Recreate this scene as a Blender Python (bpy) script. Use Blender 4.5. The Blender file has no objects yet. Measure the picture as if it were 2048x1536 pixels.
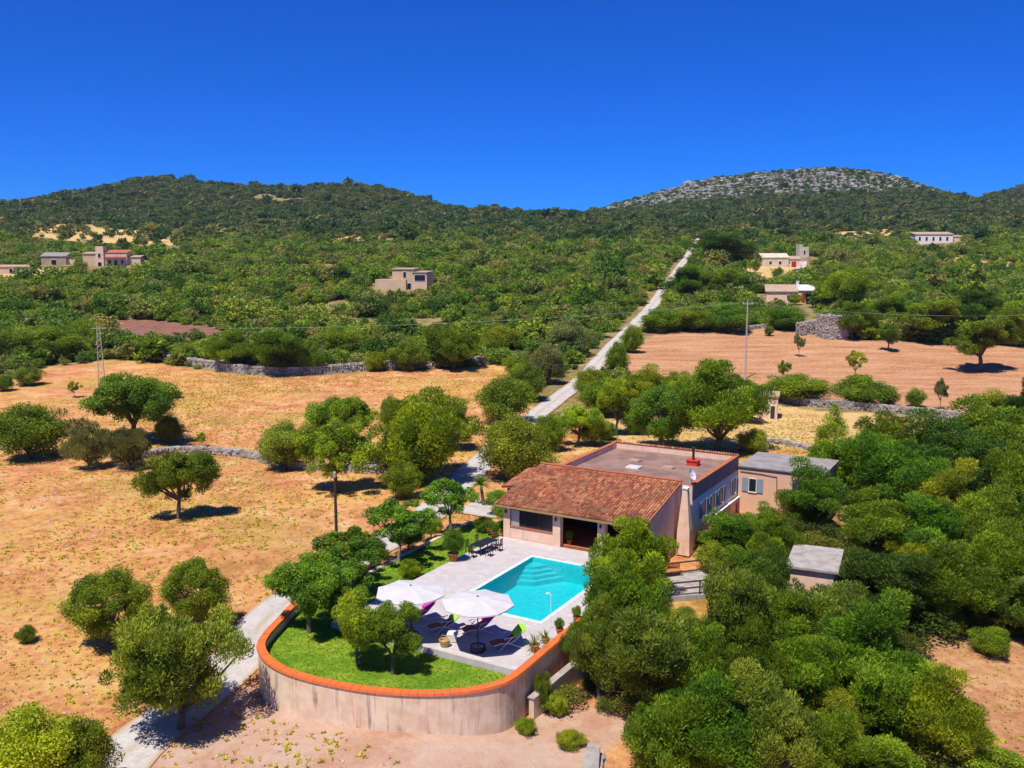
import bpy, bmesh, math, random
import numpy as np
from mathutils import Vector, Matrix
random.seed(7); RNG = np.random.default_rng(7)
SC = bpy.context.scene; COL = SC.collection
R = math.radians

# ------------------------------------------------------------------ camera, sky, sun, exposure
F, PITCH, CAMH = 1800.0, math.atan(248 / 1800.0), 22.0
cd = bpy.data.cameras.new('camera'); cam = bpy.data.objects.new('camera', cd); COL.objects.link(cam)
cam.location = (0, 0, CAMH); cam.rotation_euler = (math.pi / 2 - PITCH, 0, 0)
cd.sensor_width = 36; cd.lens = F / 2048 * 36; cd.clip_start = 0.5; cd.clip_end = 8000
SC.camera = cam
SUN_EL, SUN_AZ = R(64), math.atan2(-0.52, -0.86)          # azimuth from +Y towards +X: sun behind the camera, to the left
w = bpy.data.worlds.new('World'); SC.world = w; w.use_nodes = True
wn = w.node_tree; wn.nodes.clear()
sky = wn.nodes.new('ShaderNodeTexSky'); sky.sky_type = 'NISHITA'; sky.sun_disc = False
sky.sun_elevation = SUN_EL; sky.sun_rotation = SUN_AZ; sky.altitude = 2500; sky.air_density = 1.0; sky.dust_density = 0.0; sky.ozone_density = 4.5
hs = wn.nodes.new('ShaderNodeHueSaturation'); hs.inputs['Saturation'].default_value = 1.08; hs.inputs['Hue'].default_value = 0.5
bgd = wn.nodes.new('ShaderNodeBackground'); bgd.inputs['Strength'].default_value = 0.1
wo = wn.nodes.new('ShaderNodeOutputWorld')
tnt = wn.nodes.new('ShaderNodeMix'); tnt.data_type = 'RGBA'; tnt.blend_type = 'MULTIPLY'; tnt.inputs[0].default_value = 1; tnt.inputs[7].default_value = (.015, .395, 1.16, 1)   # deep clear-air blue, the same over the whole sky
wn.links.new(sky.outputs[0], hs.inputs['Color']); wn.links.new(hs.outputs[0], tnt.inputs[6]); wn.links.new(tnt.outputs[2], bgd.inputs[0]); wn.links.new(bgd.outputs[0], wo.inputs[0])
sl = bpy.data.lights.new('sun', 'SUN'); sl.energy = 4.9; sl.angle = R(0.5); sl.color = (1.0, 0.95, 0.86)
sun = bpy.data.objects.new('sun', sl); COL.objects.link(sun)
sdir = Vector((math.sin(SUN_AZ) * math.cos(SUN_EL), math.cos(SUN_AZ) * math.cos(SUN_EL), math.sin(SUN_EL)))
sun.rotation_euler = sdir.to_track_quat('Z', 'Y').to_euler(); sun.location = (-40, -40, 120)
vs = SC.view_settings; vs.view_transform = 'Standard'; vs.look = 'None'; vs.exposure = 0.3; vs.gamma = 1; vs.use_curve_mapping = False
SC.cycles.max_bounces = 8; SC.cycles.diffuse_bounces = 4; SC.cycles.glossy_bounces = 2; SC.cycles.transmission_bounces = 3; SC.cycles.transparent_max_bounces = 8
SC.cycles.caustics_reflective = False; SC.cycles.caustics_refractive = False

# ------------------------------------------------------------------ material helpers
class NT:
    def __init__(s, name):
        s.m = bpy.data.materials.new(name); s.m.use_nodes = True; s.t = s.m.node_tree; s.t.nodes.clear()
        s.out = s.t.nodes.new('ShaderNodeOutputMaterial')
    def n(s, typ, ins=None, **kw):
        nd = s.t.nodes.new('ShaderNode' + typ)
        for k, v in kw.items(): setattr(nd, k, v)
        for k, v in (ins or {}).items(): s.set(nd.inputs[k], v)
        return nd
    def set(s, sock, v):
        if isinstance(v, bpy.types.NodeSocket): s.t.links.new(v, sock)
        elif isinstance(v, bpy.types.Node): s.t.links.new(v.outputs[0], sock)
        else:
            if sock.type == 'RGBA' and len(v) == 3: v = (*v, 1)
            sock.default_value = v
    def noise(s, scale, vec=None, detail=4, rough=.6, dist=0):
        ins = {'Scale': scale, 'Detail': detail, 'Roughness': rough, 'Distortion': dist}
        if vec is not None: ins['Vector'] = vec
        return s.n('TexNoise', ins).outputs[0]
    def mix(s, f, a, b, blend='MIX'):
        nd = s.t.nodes.new('ShaderNodeMix'); nd.data_type = 'RGBA'; nd.blend_type = blend; nd.clamp_factor = True
        for i, v in ((0, f), (6, a), (7, b)): s.set(nd.inputs[i], v)
        return nd.outputs[2]
    def math(s, op, a, b=0.0, clamp=False):
        nd = s.t.nodes.new('ShaderNodeMath'); nd.operation = op; nd.use_clamp = clamp
        s.set(nd.inputs[0], a); s.set(nd.inputs[1], b); return nd.outputs[0]
    def ramp(s, f, stops, interp='LINEAR'):
        nd = s.t.nodes.new('ShaderNodeValToRGB'); cr = nd.color_ramp; cr.interpolation = interp
        while len(cr.elements) < len(stops): cr.elements.new(0.5)
        for e, (p, c) in zip(cr.elements, stops):
            e.position = p; e.color = (*c, 1) if len(c) == 3 else c
        s.set(nd.inputs[0], f); return nd.outputs[0]
    def sstep(s, f, a, b):
        nd = s.t.nodes.new('ShaderNodeMapRange'); nd.interpolation_type = 'SMOOTHSTEP'
        s.set(nd.inputs[0], f); nd.inputs[1].default_value = a; nd.inputs[2].default_value = b; return nd.outputs[0]
    def attr(s, name, typ='GEOMETRY'):
        nd = s.t.nodes.new('ShaderNodeAttribute'); nd.attribute_name = name; nd.attribute_type = typ; return nd
    def bump(s, h, strength=.4, dist=.05):
        return s.n('Bump', {'Height': h, 'Strength': strength, 'Distance': dist}).outputs[0]
    def bsdf(s, col, rough=.8, bump=None, spec=.3, **kw):
        p = s.n('BsdfPrincipled', {'Base Color': col, 'Roughness': rough, 'Specular IOR Level': spec})
        for k, v in kw.items(): s.set(p.inputs[k], v)
        if bump is not None: s.set(p.inputs['Normal'], bump)
        s.t.links.new(p.outputs[0], s.out.inputs[0]); return p
MATS = {}
def surf(name, c1, c2=None, scale=2.0, rough=.85, bump=.3, bscale=None, detail=5, metallic=0.0, spec=.3, streak=None):
    """plain surface: two colours mixed by noise, fine relief, optional dark vertical stains"""
    k = NT(name); pos = k.n('TexCoord').outputs['Object']
    c2 = c2 or tuple(x * .75 for x in c1)
    n1 = k.noise(scale, pos, detail)
    col = k.mix(k.sstep(n1, .35, .65), c1, c2)
    if streak:
        mp = k.n('Mapping', {'Vector': pos, 'Scale': (streak[1], streak[1], streak[1] * .1)}).outputs[0]
        st = k.math('MULTIPLY', k.sstep(k.noise(1.0, mp, 3), .52, .72), k.sstep(k.noise(.7, pos, 3), .35, .6))
        col = k.mix(k.math('MULTIPLY', st, .75), col, streak[0])
        mp2 = k.n('Mapping', {'Vector': pos, 'Scale': (streak[1] * 2.3, streak[1] * 2.3, streak[1] * .09), 'Location': (4, 9, 2)}).outputs[0]
        st2 = k.math('MULTIPLY', k.sstep(k.noise(1.0, mp2, 3), .55, .7), k.sstep(k.noise(.4, pos, 3), .4, .6))
        col = k.mix(k.math('MULTIPLY', st2, .6), col, streak[2])
    bm = k.bump(k.noise(bscale or scale * 8, pos, 6), bump, .03) if bump else None
    k.bsdf(col, rough, bm, spec, Metallic=metallic)
    MATS[name] = k.m; return k.m

def leafmat(name, stuff=None):
    k = NT(name)
    t = k.attr('tint').outputs['Fac']; oi = k.n('ObjectInfo')
    base = (k.ramp(oi.outputs['Random'], [(i / (len(stuff) - 1), c_) for i, c_ in enumerate(stuff)]) if len(stuff) > 2 else k.mix(oi.outputs['Random'], stuff[0], stuff[1])) if stuff else oi.outputs['Color']
    gm = k.n('Gamma', {'Color': base, 'Gamma': 1.0}).outputs[0]
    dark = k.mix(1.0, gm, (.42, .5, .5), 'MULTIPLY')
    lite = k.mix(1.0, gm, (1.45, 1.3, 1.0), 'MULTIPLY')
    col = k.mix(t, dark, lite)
    hsv = k.n('HueSaturation', {'Color': col, 'Value': k.math('MULTIPLY_ADD', oi.outputs['Random'], .35)}); hsv.inputs['Value'].default_value = 1
    v = k.math('ADD', k.math('MULTIPLY', oi.outputs['Random'], .36), .82)
    k.set(hsv.inputs['Value'], v)
    d = k.n('BsdfPrincipled', {'Base Color': hsv.outputs[0], 'Roughness': .55, 'Specular IOR Level': .25})
    tr = k.n('BsdfTranslucent', {'Color': k.mix(1.0, hsv.outputs[0], (1.3, 1.25, .5), 'MULTIPLY')})
    mx = k.n('MixShader', {0: .38, 1: d.outputs[0], 2: tr.outputs[0]})
    k.t.links.new(mx.outputs[0], k.out.inputs[0]); MATS[name] = k.m; return k.m

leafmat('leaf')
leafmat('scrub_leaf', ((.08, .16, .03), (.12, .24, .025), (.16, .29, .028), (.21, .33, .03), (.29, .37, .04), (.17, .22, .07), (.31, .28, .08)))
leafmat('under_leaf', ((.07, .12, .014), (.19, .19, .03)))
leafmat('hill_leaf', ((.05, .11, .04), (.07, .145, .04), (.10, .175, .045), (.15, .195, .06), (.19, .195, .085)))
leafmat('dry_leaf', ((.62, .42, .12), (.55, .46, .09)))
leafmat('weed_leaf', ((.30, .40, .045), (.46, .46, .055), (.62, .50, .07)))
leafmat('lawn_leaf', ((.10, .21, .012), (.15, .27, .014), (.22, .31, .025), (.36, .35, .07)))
surf('bark', (.16, .12, .09), (.09, .07, .055), 6, bump=.6)
surf('pale_bark', (.30, .26, .21), (.18, .15, .12), 6, bump=.5)
surf('plaster_salmon', (.74, .44, .28), (.70, .40, .25), 1.2, bump=.15)
surf('plaster_pale', (.62, .53, .38), (.5, .43, .31), .5, bump=.5)
surf('plaster_pink', (.70, .45, .31), (.76, .54, .41), 1.2, bump=.15, streak=((.36, .24, .19), .9, (.70, .55, .45)))
surf('plaster_wall', (.64, .455, .31), (.74, .59, .44), 1.1, bump=.35, bscale=9, streak=((.15, .11, .09), 2.2, (.56, .24, .10)))
surf('plaster_white', (.78, .73, .66), (.68, .62, .56), 1.5, bump=.15)
surf('terracotta', (.46, .15, .055), (.36, .11, .05), 3, bump=.3)
surf('coping_orange', (.68, .15, .03), (.58, .13, .035), 2.2, bump=.3)
surf('concrete', (.40, .355, .32), (.29, .26, .235), 1.5, bump=.5, streak=((.2, .18, .16), 1.2, (.5, .46, .4)))
surf('roof_felt', (.20, .12, .095), (.30, .18, .14), .7, bump=.3, detail=7)
surf('grey_roof', (.31, .28, .26), (.23, .20, .19), .9, bump=.4)
surf('band_brown', (.34, .21, .17), (.28, .17, .14), 1.5, bump=.2)
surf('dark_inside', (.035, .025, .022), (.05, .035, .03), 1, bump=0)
surf('wood_dark', (.07, .04, .025), (.045, .028, .02), 5, bump=.3)
surf('wood_red', (.26, .07, .04), (.2, .055, .03), 4, bump=.2)
surf('fascia', (.42, .25, .09), (.34, .2, .08), 3, bump=.2)
surf('shutter_blue', (.24, .30, .38), (.2, .26, .33), 4, bump=.2)
surf('shutter_red', (.36, .02, .03), (.28, .02, .025), 4, bump=.2)
surf('metal_dark', (.05, .045, .045), (.035, .03, .03), 5, .45, .1, metallic=.6)
surf('metal_white', (.72, .71, .7), (.64, .63, .62), 5, .4, 0)
surf('canvas', (.56, .53, .53), (.51, .485, .49), 1.5, .9, .1)
surf('curtain', (.55, .52, .5), (.5, .47, .46), 2, .9, .2)
surf('sling', (.42, .09, .05), (.32, .07, .04), 5, .8, .2)
surf('cushion_pink', (.80, .02, .33), (.72, .02, .30), 3, .8, .2)
surf('cushion_green', (.34, .80, .06), (.3, .74, .05), 3, .8, .2)
surf('straw', (.55, .36, .16), (.45, .28, .12), 8, .9, .6)
surf('towel', (.7, .66, .62), (.6, .55, .52), 3, .95, .5)
surf('red_paint', (.62, .045, .03), (.5, .04, .03), 2, .7, .2)
surf('stone_dry', (.42, .36, .31), (.28, .25, .22), .9, bump=.6, bscale=5)
surf('stone_pale', (.56, .44, .35), (.46, .34, .26), 2, bump=.4)
surf('stone_tan', (.46, .33, .22), (.36, .26, .18), .5, bump=.5)
surf('stone_house', (.52, .36, .23), (.60, .44, .29), .4, bump=.4)
surf('rock_grey', (.29, .27, .25), (.18, .17, .155), .3, bump=.8)
surf('awning_red', (.2, .03, .04), (.16, .03, .03), 2, bump=.1)
surf('blue_paint', (.06, .12, .32), (.05, .1, .26), 2, .6, .1)
surf('orange_wood', (.55, .22, .08), (.42, .17, .06), 4, .7, .3)
surf('wire', (.32, .32, .31), (.28, .28, .27), 1, .5, 0)
surf('pole_pale', (.45, .40, .33), (.36, .32, .27), 2, .8, .3)
surf('pool_tile', (.012, .50, .56), (.010, .56, .60), 1.2, .5, 0)
surf('pool_coping', (.62, .74, .76), (.56, .68, .7), 2, .6, .1)

def make_tilemat():
    k = NT('roof_tile'); oi = k.n('ObjectInfo'); g = k.n('NewGeometry')
    r = k.math('FRACT', k.math('ADD', k.math('MULTIPLY', g.outputs['Random Per Island'], 7.31), k.math('MULTIPLY', oi.outputs['Random'], 5.17)))
    col = k.ramp(r, [(0, (.26, .075, .045)), (.25, (.44, .14, .065)), (.5, (.53, .215, .10)), (.75, (.60, .32, .17)), (1, (.36, .105, .06))])
    n = k.noise(.55, g.outputs['Position'], 4)
    col = k.mix(k.math('MULTIPLY', k.sstep(n, .45, .66), .62), col, (.22, .10, .06)); col = k.mix(1.0, col, (.88, .84, .8), 'MULTIPLY')
    n2 = k.noise(1.1, g.outputs['Position'], 4)
    col = k.mix(k.math('MULTIPLY', k.sstep(n2, .58, .72), .45), col, (.52, .36, .13))
    k.bsdf(col, .85, k.bump(k.noise(14, g.outputs['Position'], 5), .4, .02)); MATS['roof_tile'] = k.m
make_tilemat()
def make_patiomat():
    k = NT('patio_stone'); pos = k.n('TexCoord').outputs['Object']
    b = k.n('TexBrick', {'Vector': pos, 'Color1': (.54, .49, .475), 'Color2': (.46, .405, .40), 'Mortar': (.36, .32, .31), 'Scale': 1.0, 'Mortar Size': .012, 'Brick Width': .62, 'Row Height': .4, 'Bias': 0.0})
    col = k.mix(k.math('MULTIPLY', k.sstep(k.noise(.5, pos, 5), .4, .7), .5), b.outputs[0], (.5, .43, .40))
    col = k.mix(k.math('MULTIPLY', k.sstep(k.noise(3, pos, 5), .55, .75), .35), col, (.36, .33, .33))
    k.bsdf(col, .75, k.bump(k.math('ADD', b.outputs[1], k.noise(9, pos, 4)), .3, .02)); MATS['patio_stone'] = k.m
make_patiomat()
def make_water():
    k = NT('pool_water'); pos = k.n('TexCoord').outputs['Object']
    nb = k.bump(k.noise(2.4, pos, 4, .6, .6), .7, .12)
    tr = k.n('BsdfTransparent', {'Color': (.40, .93, .95)})
    gl = k.n('BsdfGlossy', {'Color': (1, 1, 1), 'Roughness': .04, 'Normal': nb})
    fr = k.n('Fresnel', {'IOR': 1.33, 'Normal': nb})
    mx = k.n('MixShader', {0: fr.outputs[0], 1: tr.outputs[0], 2: gl.outputs[0]})
    k.t.links.new(mx.outputs[0], k.out.inputs[0]); MATS['pool_water'] = k.m
    k = NT('pool_lining'); pos = k.n('TexCoord').outputs['Object']
    v = k.n('TexVoronoi', {'Vector': k.mix(.14, pos, k.n('TexNoise', {'Vector': pos, 'Scale': 1.5}).outputs[1]), 'Scale': 1.6}, feature='DISTANCE_TO_EDGE')
    col = k.mix(k.math('MULTIPLY', k.sstep(v.outputs[0], .12, .0), .22), (.03, .56, .62), (.16, .78, .80))
    k.bsdf(col, .5); MATS['pool_lining'] = k.m
    k = NT('glass_dark'); k.bsdf((.012, .014, .02), .22, None, .35); MATS['glass_dark'] = k.m
make_water()

def make_ground():
    k = NT('ground'); pos = k.n('NewGeometry').outputs['Position']
    nb, nm, nf, nx = k.noise(.045, pos, 4), k.noise(.32, pos, 5), k.noise(1.5, pos, 7, .8), k.noise(5, pos, 5, .8)
    mixn = k.math('ADD', k.math('MULTIPLY', nm, .5), k.math('MULTIPLY', nf, .5))
    # stubble field
    c = k.ramp(mixn, [(.34, (.25, .085, .035)), (.43, (.44, .165, .068)), (.50, (.56, .245, .105)), (.56, (.62, .33, .14)), (.64, (.68, .46, .27))])
    yel = k.math('MULTIPLY', k.sstep(nb, .42, .62), k.sstep(nf, .42, .58))
    c = k.mix(k.math('MULTIPLY', yel, .65), c, (.58, .39, .07))
    gre = k.math('MULTIPLY', k.sstep(k.noise(.07, k.n('Mapping', {'Vector': pos, 'Location': (31, 7, 0)}).outputs[0], 4), .47, .62), k.sstep(nx, .42, .6))
    c = k.mix(k.math('MULTIPLY', gre, .7), c, (.30, .27, .045))
    sp = k.sstep(k.noise(3.3, pos, 3, .8), .66, .74)
    c = k.mix(k.math('MULTIPLY', sp, .6), c, (.66, .52, .40))
    # scrub soil
    scr = k.ramp(nm, [(.3, (.13, .10, .04)), (.5, (.24, .18, .07)), (.7, (.36, .26, .13))])
    c = k.mix(k.attr('scrub').outputs['Fac'], c, scr)
    pk = k.ramp(k.math('ADD', k.math('MULTIPLY', nf, .6), k.math('MULTIPLY', k.noise(.25, k.n('Mapping', {'Vector': pos, 'Scale': (.35, 1.6, 1)}).outputs[0], 5), .4)),
                [(.36, (.30, .11, .05)), (.46, (.41, .19, .09)), (.53, (.49, .26, .135)), (.63, (.55, .36, .19))])
    c = k.mix(k.attr('pink').outputs['Fac'], c, pk)
    dr = k.ramp(mixn, [(.35, (.40, .22, .08)), (.5, (.58, .38, .15)), (.65, (.64, .46, .22))])
    c = k.mix(k.attr('dry').outputs['Fac'], c, dr)
    br = k.ramp(mixn, [(.35, (.17, .075, .055)), (.6, (.27, .13, .09))])
    c = k.mix(k.attr('brown').outputs['Fac'], c, br)
    pl = k.ramp(mixn, [(.35, (.42, .21, .12)), (.5, (.52, .33, .23)), (.68, (.56, .42, .34))])
    c = k.mix(k.attr('pale').outputs['Fac'], c, pl)
    rk = k.ramp(k.noise(.06, pos, 8, .75), [(.38, (.10, .09, .06)), (.5, (.26, .24, .21)), (.62, (.38, .36, .33))])
    c = k.mix(k.attr('rock').outputs['Fac'], c, rk)
    h = k.math('ADD', k.math('MULTIPLY', nf, .6), k.math('MULTIPLY', nx, .4))
    k.bsdf(c, .95, k.bump(h, .8, .25), .1); MATS['ground'] = k.m
    k = NT('gravel_road'); pos = k.n('NewGeometry').outputs['Position']; u = k.attr('side').outputs['Fac']
    n, n2 = k.noise(.8, pos, 6, .7), k.noise(5, pos, 5, .7)
    c = k.ramp(k.math('ADD', k.math('MULTIPLY', n, .5), k.math('MULTIPLY', n2, .5)), [(.33, (.34, .30, .27)), (.5, (.47, .43, .40)), (.66, (.55, .51, .48))])
    mid = k.math('MULTIPLY', k.sstep(u, .26, .0), k.sstep(n, .38, .56))
    c = k.mix(k.math('MULTIPLY', mid, .75), c, (.36, .30, .16))
    edge = k.sstep(k.math('ADD', u, k.math('MULTIPLY', n2, .5)), 1.0, 1.28)
    c = k.mix(edge, c, (.42, .27, .14))
    k.bsdf(c, .95, k.bump(n2, .5, .05), .1); MATS['gravel_road'] = k.m
    k = NT('lawn_soil'); pos = k.n('NewGeometry').outputs['Position']
    n, n2 = k.noise(.45, pos, 5), k.noise(4, pos, 5, .7)
    c = k.ramp(k.math('ADD', k.math('MULTIPLY', n, .55), k.math('MULTIPLY', n2, .45)), [(.34, (.075, .16, .008)), (.5, (.125, .225, .012)), (.6, (.22, .29, .025)), (.7, (.32, .31, .05))])
    k.bsdf(c, .9, k.bump(n2, .7, .06), .15); MATS['lawn_soil'] = k.m
make_ground()

# ------------------------------------------------------------------ object helpers
def tag(o, label=None, cat=None, group=None, kind=None):
    if label: o['label'] = label
    if cat: o['category'] = cat
    if group: o['group'] = group
    if kind: o['kind'] = kind
    return o
def empty(name, loc=(0, 0, 0), rz=0.0, label=None, cat=None, group=None):
    o = bpy.data.objects.new(name, None); COL.objects.link(o); o.empty_display_size = .3
    o.location = loc; o.rotation_euler = (0, 0, rz); return tag(o, label, cat, group)
def link(name, me, mat=None, parent=None, loc=None, rot=None, scale=None):
    if mat is not None and not me.materials: me.materials.append(MATS[mat] if isinstance(mat, str) else mat)
    o = bpy.data.objects.new(name, me); COL.objects.link(o)
    if parent is not None: o.parent = parent
    if loc is not None: o.location = loc
    if rot is not None: o.rotation_euler = rot
    if scale is not None: o.scale = scale
    return o
class MB:
    def __init__(s): s.v = []; s.f = []
    def add(s, vs, fs):
        b = len(s.v); s.v += [tuple(v) for v in vs]; s.f += [tuple(i + b for i in f) for f in fs]; return s
    def box(s, x0, x1, y0, y1, z0, z1, jit=0.0):
        vs = [(x, y, z) for x in (x0, x1) for y in (y0, y1) for z in (z0, z1)]
        if jit: vs = [tuple(c + random.uniform(-jit, jit) for c in v) for v in vs]
        return s.add(vs, [(0, 1, 3, 2), (4, 6, 7, 5), (0, 4, 5, 1), (2, 3, 7, 6), (0, 2, 6, 4), (1, 5, 7, 3)])
    def hexa(s, b, t):           # bottom quad, top quad
        return s.add(list(b) + list(t), [(3, 2, 1, 0), (4, 5, 6, 7), (0, 1, 5, 4), (1, 2, 6, 5), (2, 3, 7, 6), (3, 0, 4, 7)])
    def tube(s, pts, rad, n=6, cap=True):
        pts = [Vector(p) for p in pts]; rad = rad if isinstance(rad, (list, tuple)) else [rad] * len(pts); b = len(s.v)
        for i, p in enumerate(pts):
            d = (pts[min(i + 1, len(pts) - 1)] - pts[max(i - 1, 0)]).normalized()
            a = d.cross(Vector((0, 0, 1)));
            if a.length < .05: a = d.cross(Vector((1, 0, 0)))
            a.normalize(); c = d.cross(a)
            s.v += [tuple(p + (a * math.cos(2 * math.pi * j / n) + c * math.sin(2 * math.pi * j / n)) * rad[i]) for j in range(n)]
        for i in range(len(pts) - 1):
            for j in range(n):
                q = b + i * n; s.f.append((q + j, q + (j + 1) % n, q + n + (j + 1) % n, q + n + j))
        if cap: s.f.append(tuple(b + j for j in range(n))[::-1]); s.f.append(tuple(b + (len(pts) - 1) * n + j for j in range(n)))
        return s
    def lathe(s, prof, n=12, cx=0, cy=0):      # prof: list of (r,z)
        b = len(s.v)
        for r, z in prof: s.v += [(cx + r * math.cos(2 * math.pi * j / n), cy + r * math.sin(2 * math.pi * j / n), z) for j in range(n)]
        for i in range(len(prof) - 1):
            for j in range(n): q = b + i * n; s.f.append((q + j, q + (j + 1) % n, q + n + (j + 1) % n, q + n + j))
        s.f.append(tuple(b + j for j in range(n))[::-1]); s.f.append(tuple(b + (len(prof) - 1) * n + j for j in range(n))); return s
    def mesh(s, name, smooth=False):
        me = bpy.data.meshes.new(name); me.from_pydata(s.v, [], s.f); me.update()
        if smooth: me.polygons.foreach_set('use_smooth', [True] * len(me.polygons))
        return me
    def build(s, name, mat, parent=None, smooth=False, **kw): return link(name, s.mesh(name, smooth), mat, parent, **kw)
def npmesh(name, V, nper, tint=None, smooth=False):
    """V: (nfaces*nper,3) vertices, each face has its own nper corners"""
    n = len(V); nf = n // nper; me = bpy.data.meshes.new(name)
    me.vertices.add(n); me.vertices.foreach_set('co', np.ascontiguousarray(V, np.float32).ravel())
    me.loops.add(n); me.loops.foreach_set('vertex_index', np.arange(n, dtype=np.int32))
    me.polygons.add(nf); me.polygons.foreach_set('loop_start', np.arange(0, n, nper, dtype=np.int32))
    if tint is not None:
        a = me.attributes.new('tint', 'FLOAT', 'POINT'); a.data.foreach_set('value', np.repeat(tint, nper).astype(np.float32))
    me.update(calc_edges=True); return me

# ------------------------------------------------------------------ terrain
def vnoise(x, y, s=0.0):
    x = np.asarray(x, float); y = np.asarray(y, float); xi = np.floor(x); yi = np.floor(y); fx = x - xi; fy = y - yi
    h = lambda a, b: np.mod(np.sin(a * 127.1 + b * 311.7 + s * 74.7) * 43758.5453, 1.0)
    fx = fx * fx * (3 - 2 * fx); fy = fy * fy * (3 - 2 * fy)
    return (h(xi, yi) * (1 - fx) + h(xi + 1, yi) * fx) * (1 - fy) + (h(xi, yi + 1) * (1 - fx) + h(xi + 1, yi + 1) * fx) * fy - .5
def fbm(x, y, s=0.0, o=4):
    r = 0; a = 1.0
    for i in range(o): r = r + a * vnoise(x, y, s + i * 3.3); x = x * 2.03; y = y * 2.03; a *= .5
    return r
PY = [-400, 0, 35, 43, 50, 60, 70, 90, 110, 130, 170, 220, 300, 400, 550, 800, 1100, 1500, 2600]
PZ = [-2.6, -2.6, -2.6, -2.2, -2.1, -1.6, -1.1, -.8, -.8, -.5, 1, 5, 13, 21, 32, 51, 66, 70, 60]
_ty = np.arange(-400, 2600, 1.0); _tz = np.interp(_ty, PY, PZ)
def _smooth(a, w): k = np.hanning(2 * w + 1); k /= k.sum(); return np.convolve(np.pad(a, w, 'edge'), k, 'valid')
_tz = np.where(_ty < 130, _smooth(_tz, 5), _smooth(_tz, 22))
R1X = [-2600, -1500, -1100, -900, -711, -655, -600, -490, -380, -300, -211, -140, -80, 0, 100, 250, 2600]
R1Z = [66, 62, 64, 66, 72, 84, 100, 131, 120, 116, 122, 108, 88, 80, 74, 68, 68]
R2X = [-2600, 0, 100, 180, 303, 383, 504, 570, 615, 660, 740, 825, 950, 1200, 2600]
R2Z = [74, 78, 90, 112, 147, 158, 163, 160, 142, 110, 106, 138, 165, 140, 90]
_rx = np.arange(-2600, 2600, 10.0); _r1 = _smooth(np.interp(_rx, R1X, R1Z), 3); _r2 = _smooth(np.interp(_rx, R2X, R2Z), 2)
sst = lambda t, a, b: (lambda x: x * x * (3 - 2 * x))(np.clip((t - a) / (b - a), 0, 1))
A0 = 0.5264636533418505; E1 = np.array([math.sin(A0), math.cos(A0)]); E2 = np.array([E1[1], -E1[0]]); ORG = np.array([-0.56120866, 69.80592058])
def to_local(X, Y): dx, dy = X - ORG[0], Y - ORG[1]; return dx * E1[0] + dy * E1[1], dx * E2[0] + dy * E2[1]      # p (away), q (right)
def to_world(p, q): return ORG[0] + p * E1[0] + q * E2[0], ORG[1] + p * E1[1] + q * E2[1]
def hgt(X, Y):
    X = np.asarray(X, float); Y = np.asarray(Y, float)
    z = np.interp(Y, _ty, _tz)
    far = sst(Y, 150, 420)
    r1 = np.interp(X, _rx, _r1); r2 = np.interp(X, _rx, _r2)
    k1 = np.clip((Y - 760) / 490, 0, 1) ** 1.6 * (1 - sst(Y, 1280, 1900)); k2 = np.clip((Y - 860) / 590, 0, 1) ** 1.55 * (1 - sst(Y, 1480, 2100))
    z1 = z + np.maximum(r1 - z, -10) * k1; z2 = z + np.maximum(r2 - z, -10) * k2
    z = np.maximum(z1, z2)
    z = z + fbm(X / 14, Y / 14, 1) * .35 * (1 - far) + fbm(X / 70, Y / 70, 2) * 3.2 * far + fbm(X / 160, Y / 160, 3, 3) * 8 * sst(Y, 600, 1100) * (1 - .75 * np.maximum(np.exp(-((Y - 1250) / 70) ** 2), np.exp(-((Y - 1450) / 70) ** 2)))
    z = z + .45 * np.exp(-((X + 6) ** 2 / 30 + (Y - 41) ** 2 / 20)) - .5 * np.exp(-((X - 2) ** 2 / 14 + (Y - 43) ** 2 / 16))
    p, q = to_local(X, Y)
    ins = sst(p, -22.5, -20) * (1 - sst(p, -1, 2)) * sst(q, -1.5, .8) * (1 - sst(q, 11.6, 12.8))
    z = z + (np.minimum(z, -3.2) - z) * ins
    z = z - 1.0 * sst(X, 16, 34) * (1 - sst(Y, 80, 100)) * sst(Y, 25, 50)
    return z
def grow(a, b, d0, g):
    o = [a]; d = d0
    while o[-1] < b: o.append(o[-1] + d); d *= g
    return o
xp = grow(78, 2300, 1.1, 1.045); GX = np.array([-v for v in xp[::-1]] + list(np.arange(-77, 78, 1.0)) + xp)
GY = np.array(list(np.arange(-200, 18, 12.0)) + list(np.arange(18, 185, 1.0)) + grow(185, 2400, 1.05, 1.0145))
GXX, GYY = np.meshgrid(GX, GY); GZ = hgt(GXX, GYY)
def hg(X, Y):
    """height of the built terrain mesh"""
    X = np.asarray(X, float); Y = np.asarray(Y, float)
    i = np.clip(np.searchsorted(GX, X) - 1, 0, len(GX) - 2); j = np.clip(np.searchsorted(GY, Y) - 1, 0, len(GY) - 2)
    fx = np.clip((X - GX[i]) / (GX[i + 1] - GX[i]), 0, 1); fy = np.clip((Y - GY[j]) / (GY[j + 1] - GY[j]), 0, 1)
    return (GZ[j, i] * (1 - fx) + GZ[j, i + 1] * fx) * (1 - fy) + (GZ[j + 1, i] * (1 - fx) + GZ[j + 1, i + 1] * fx) * fy
_my = np.concatenate([np.arange(16, 260, .5), 260 * 1.0035 ** np.arange(0, 640)])
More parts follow.
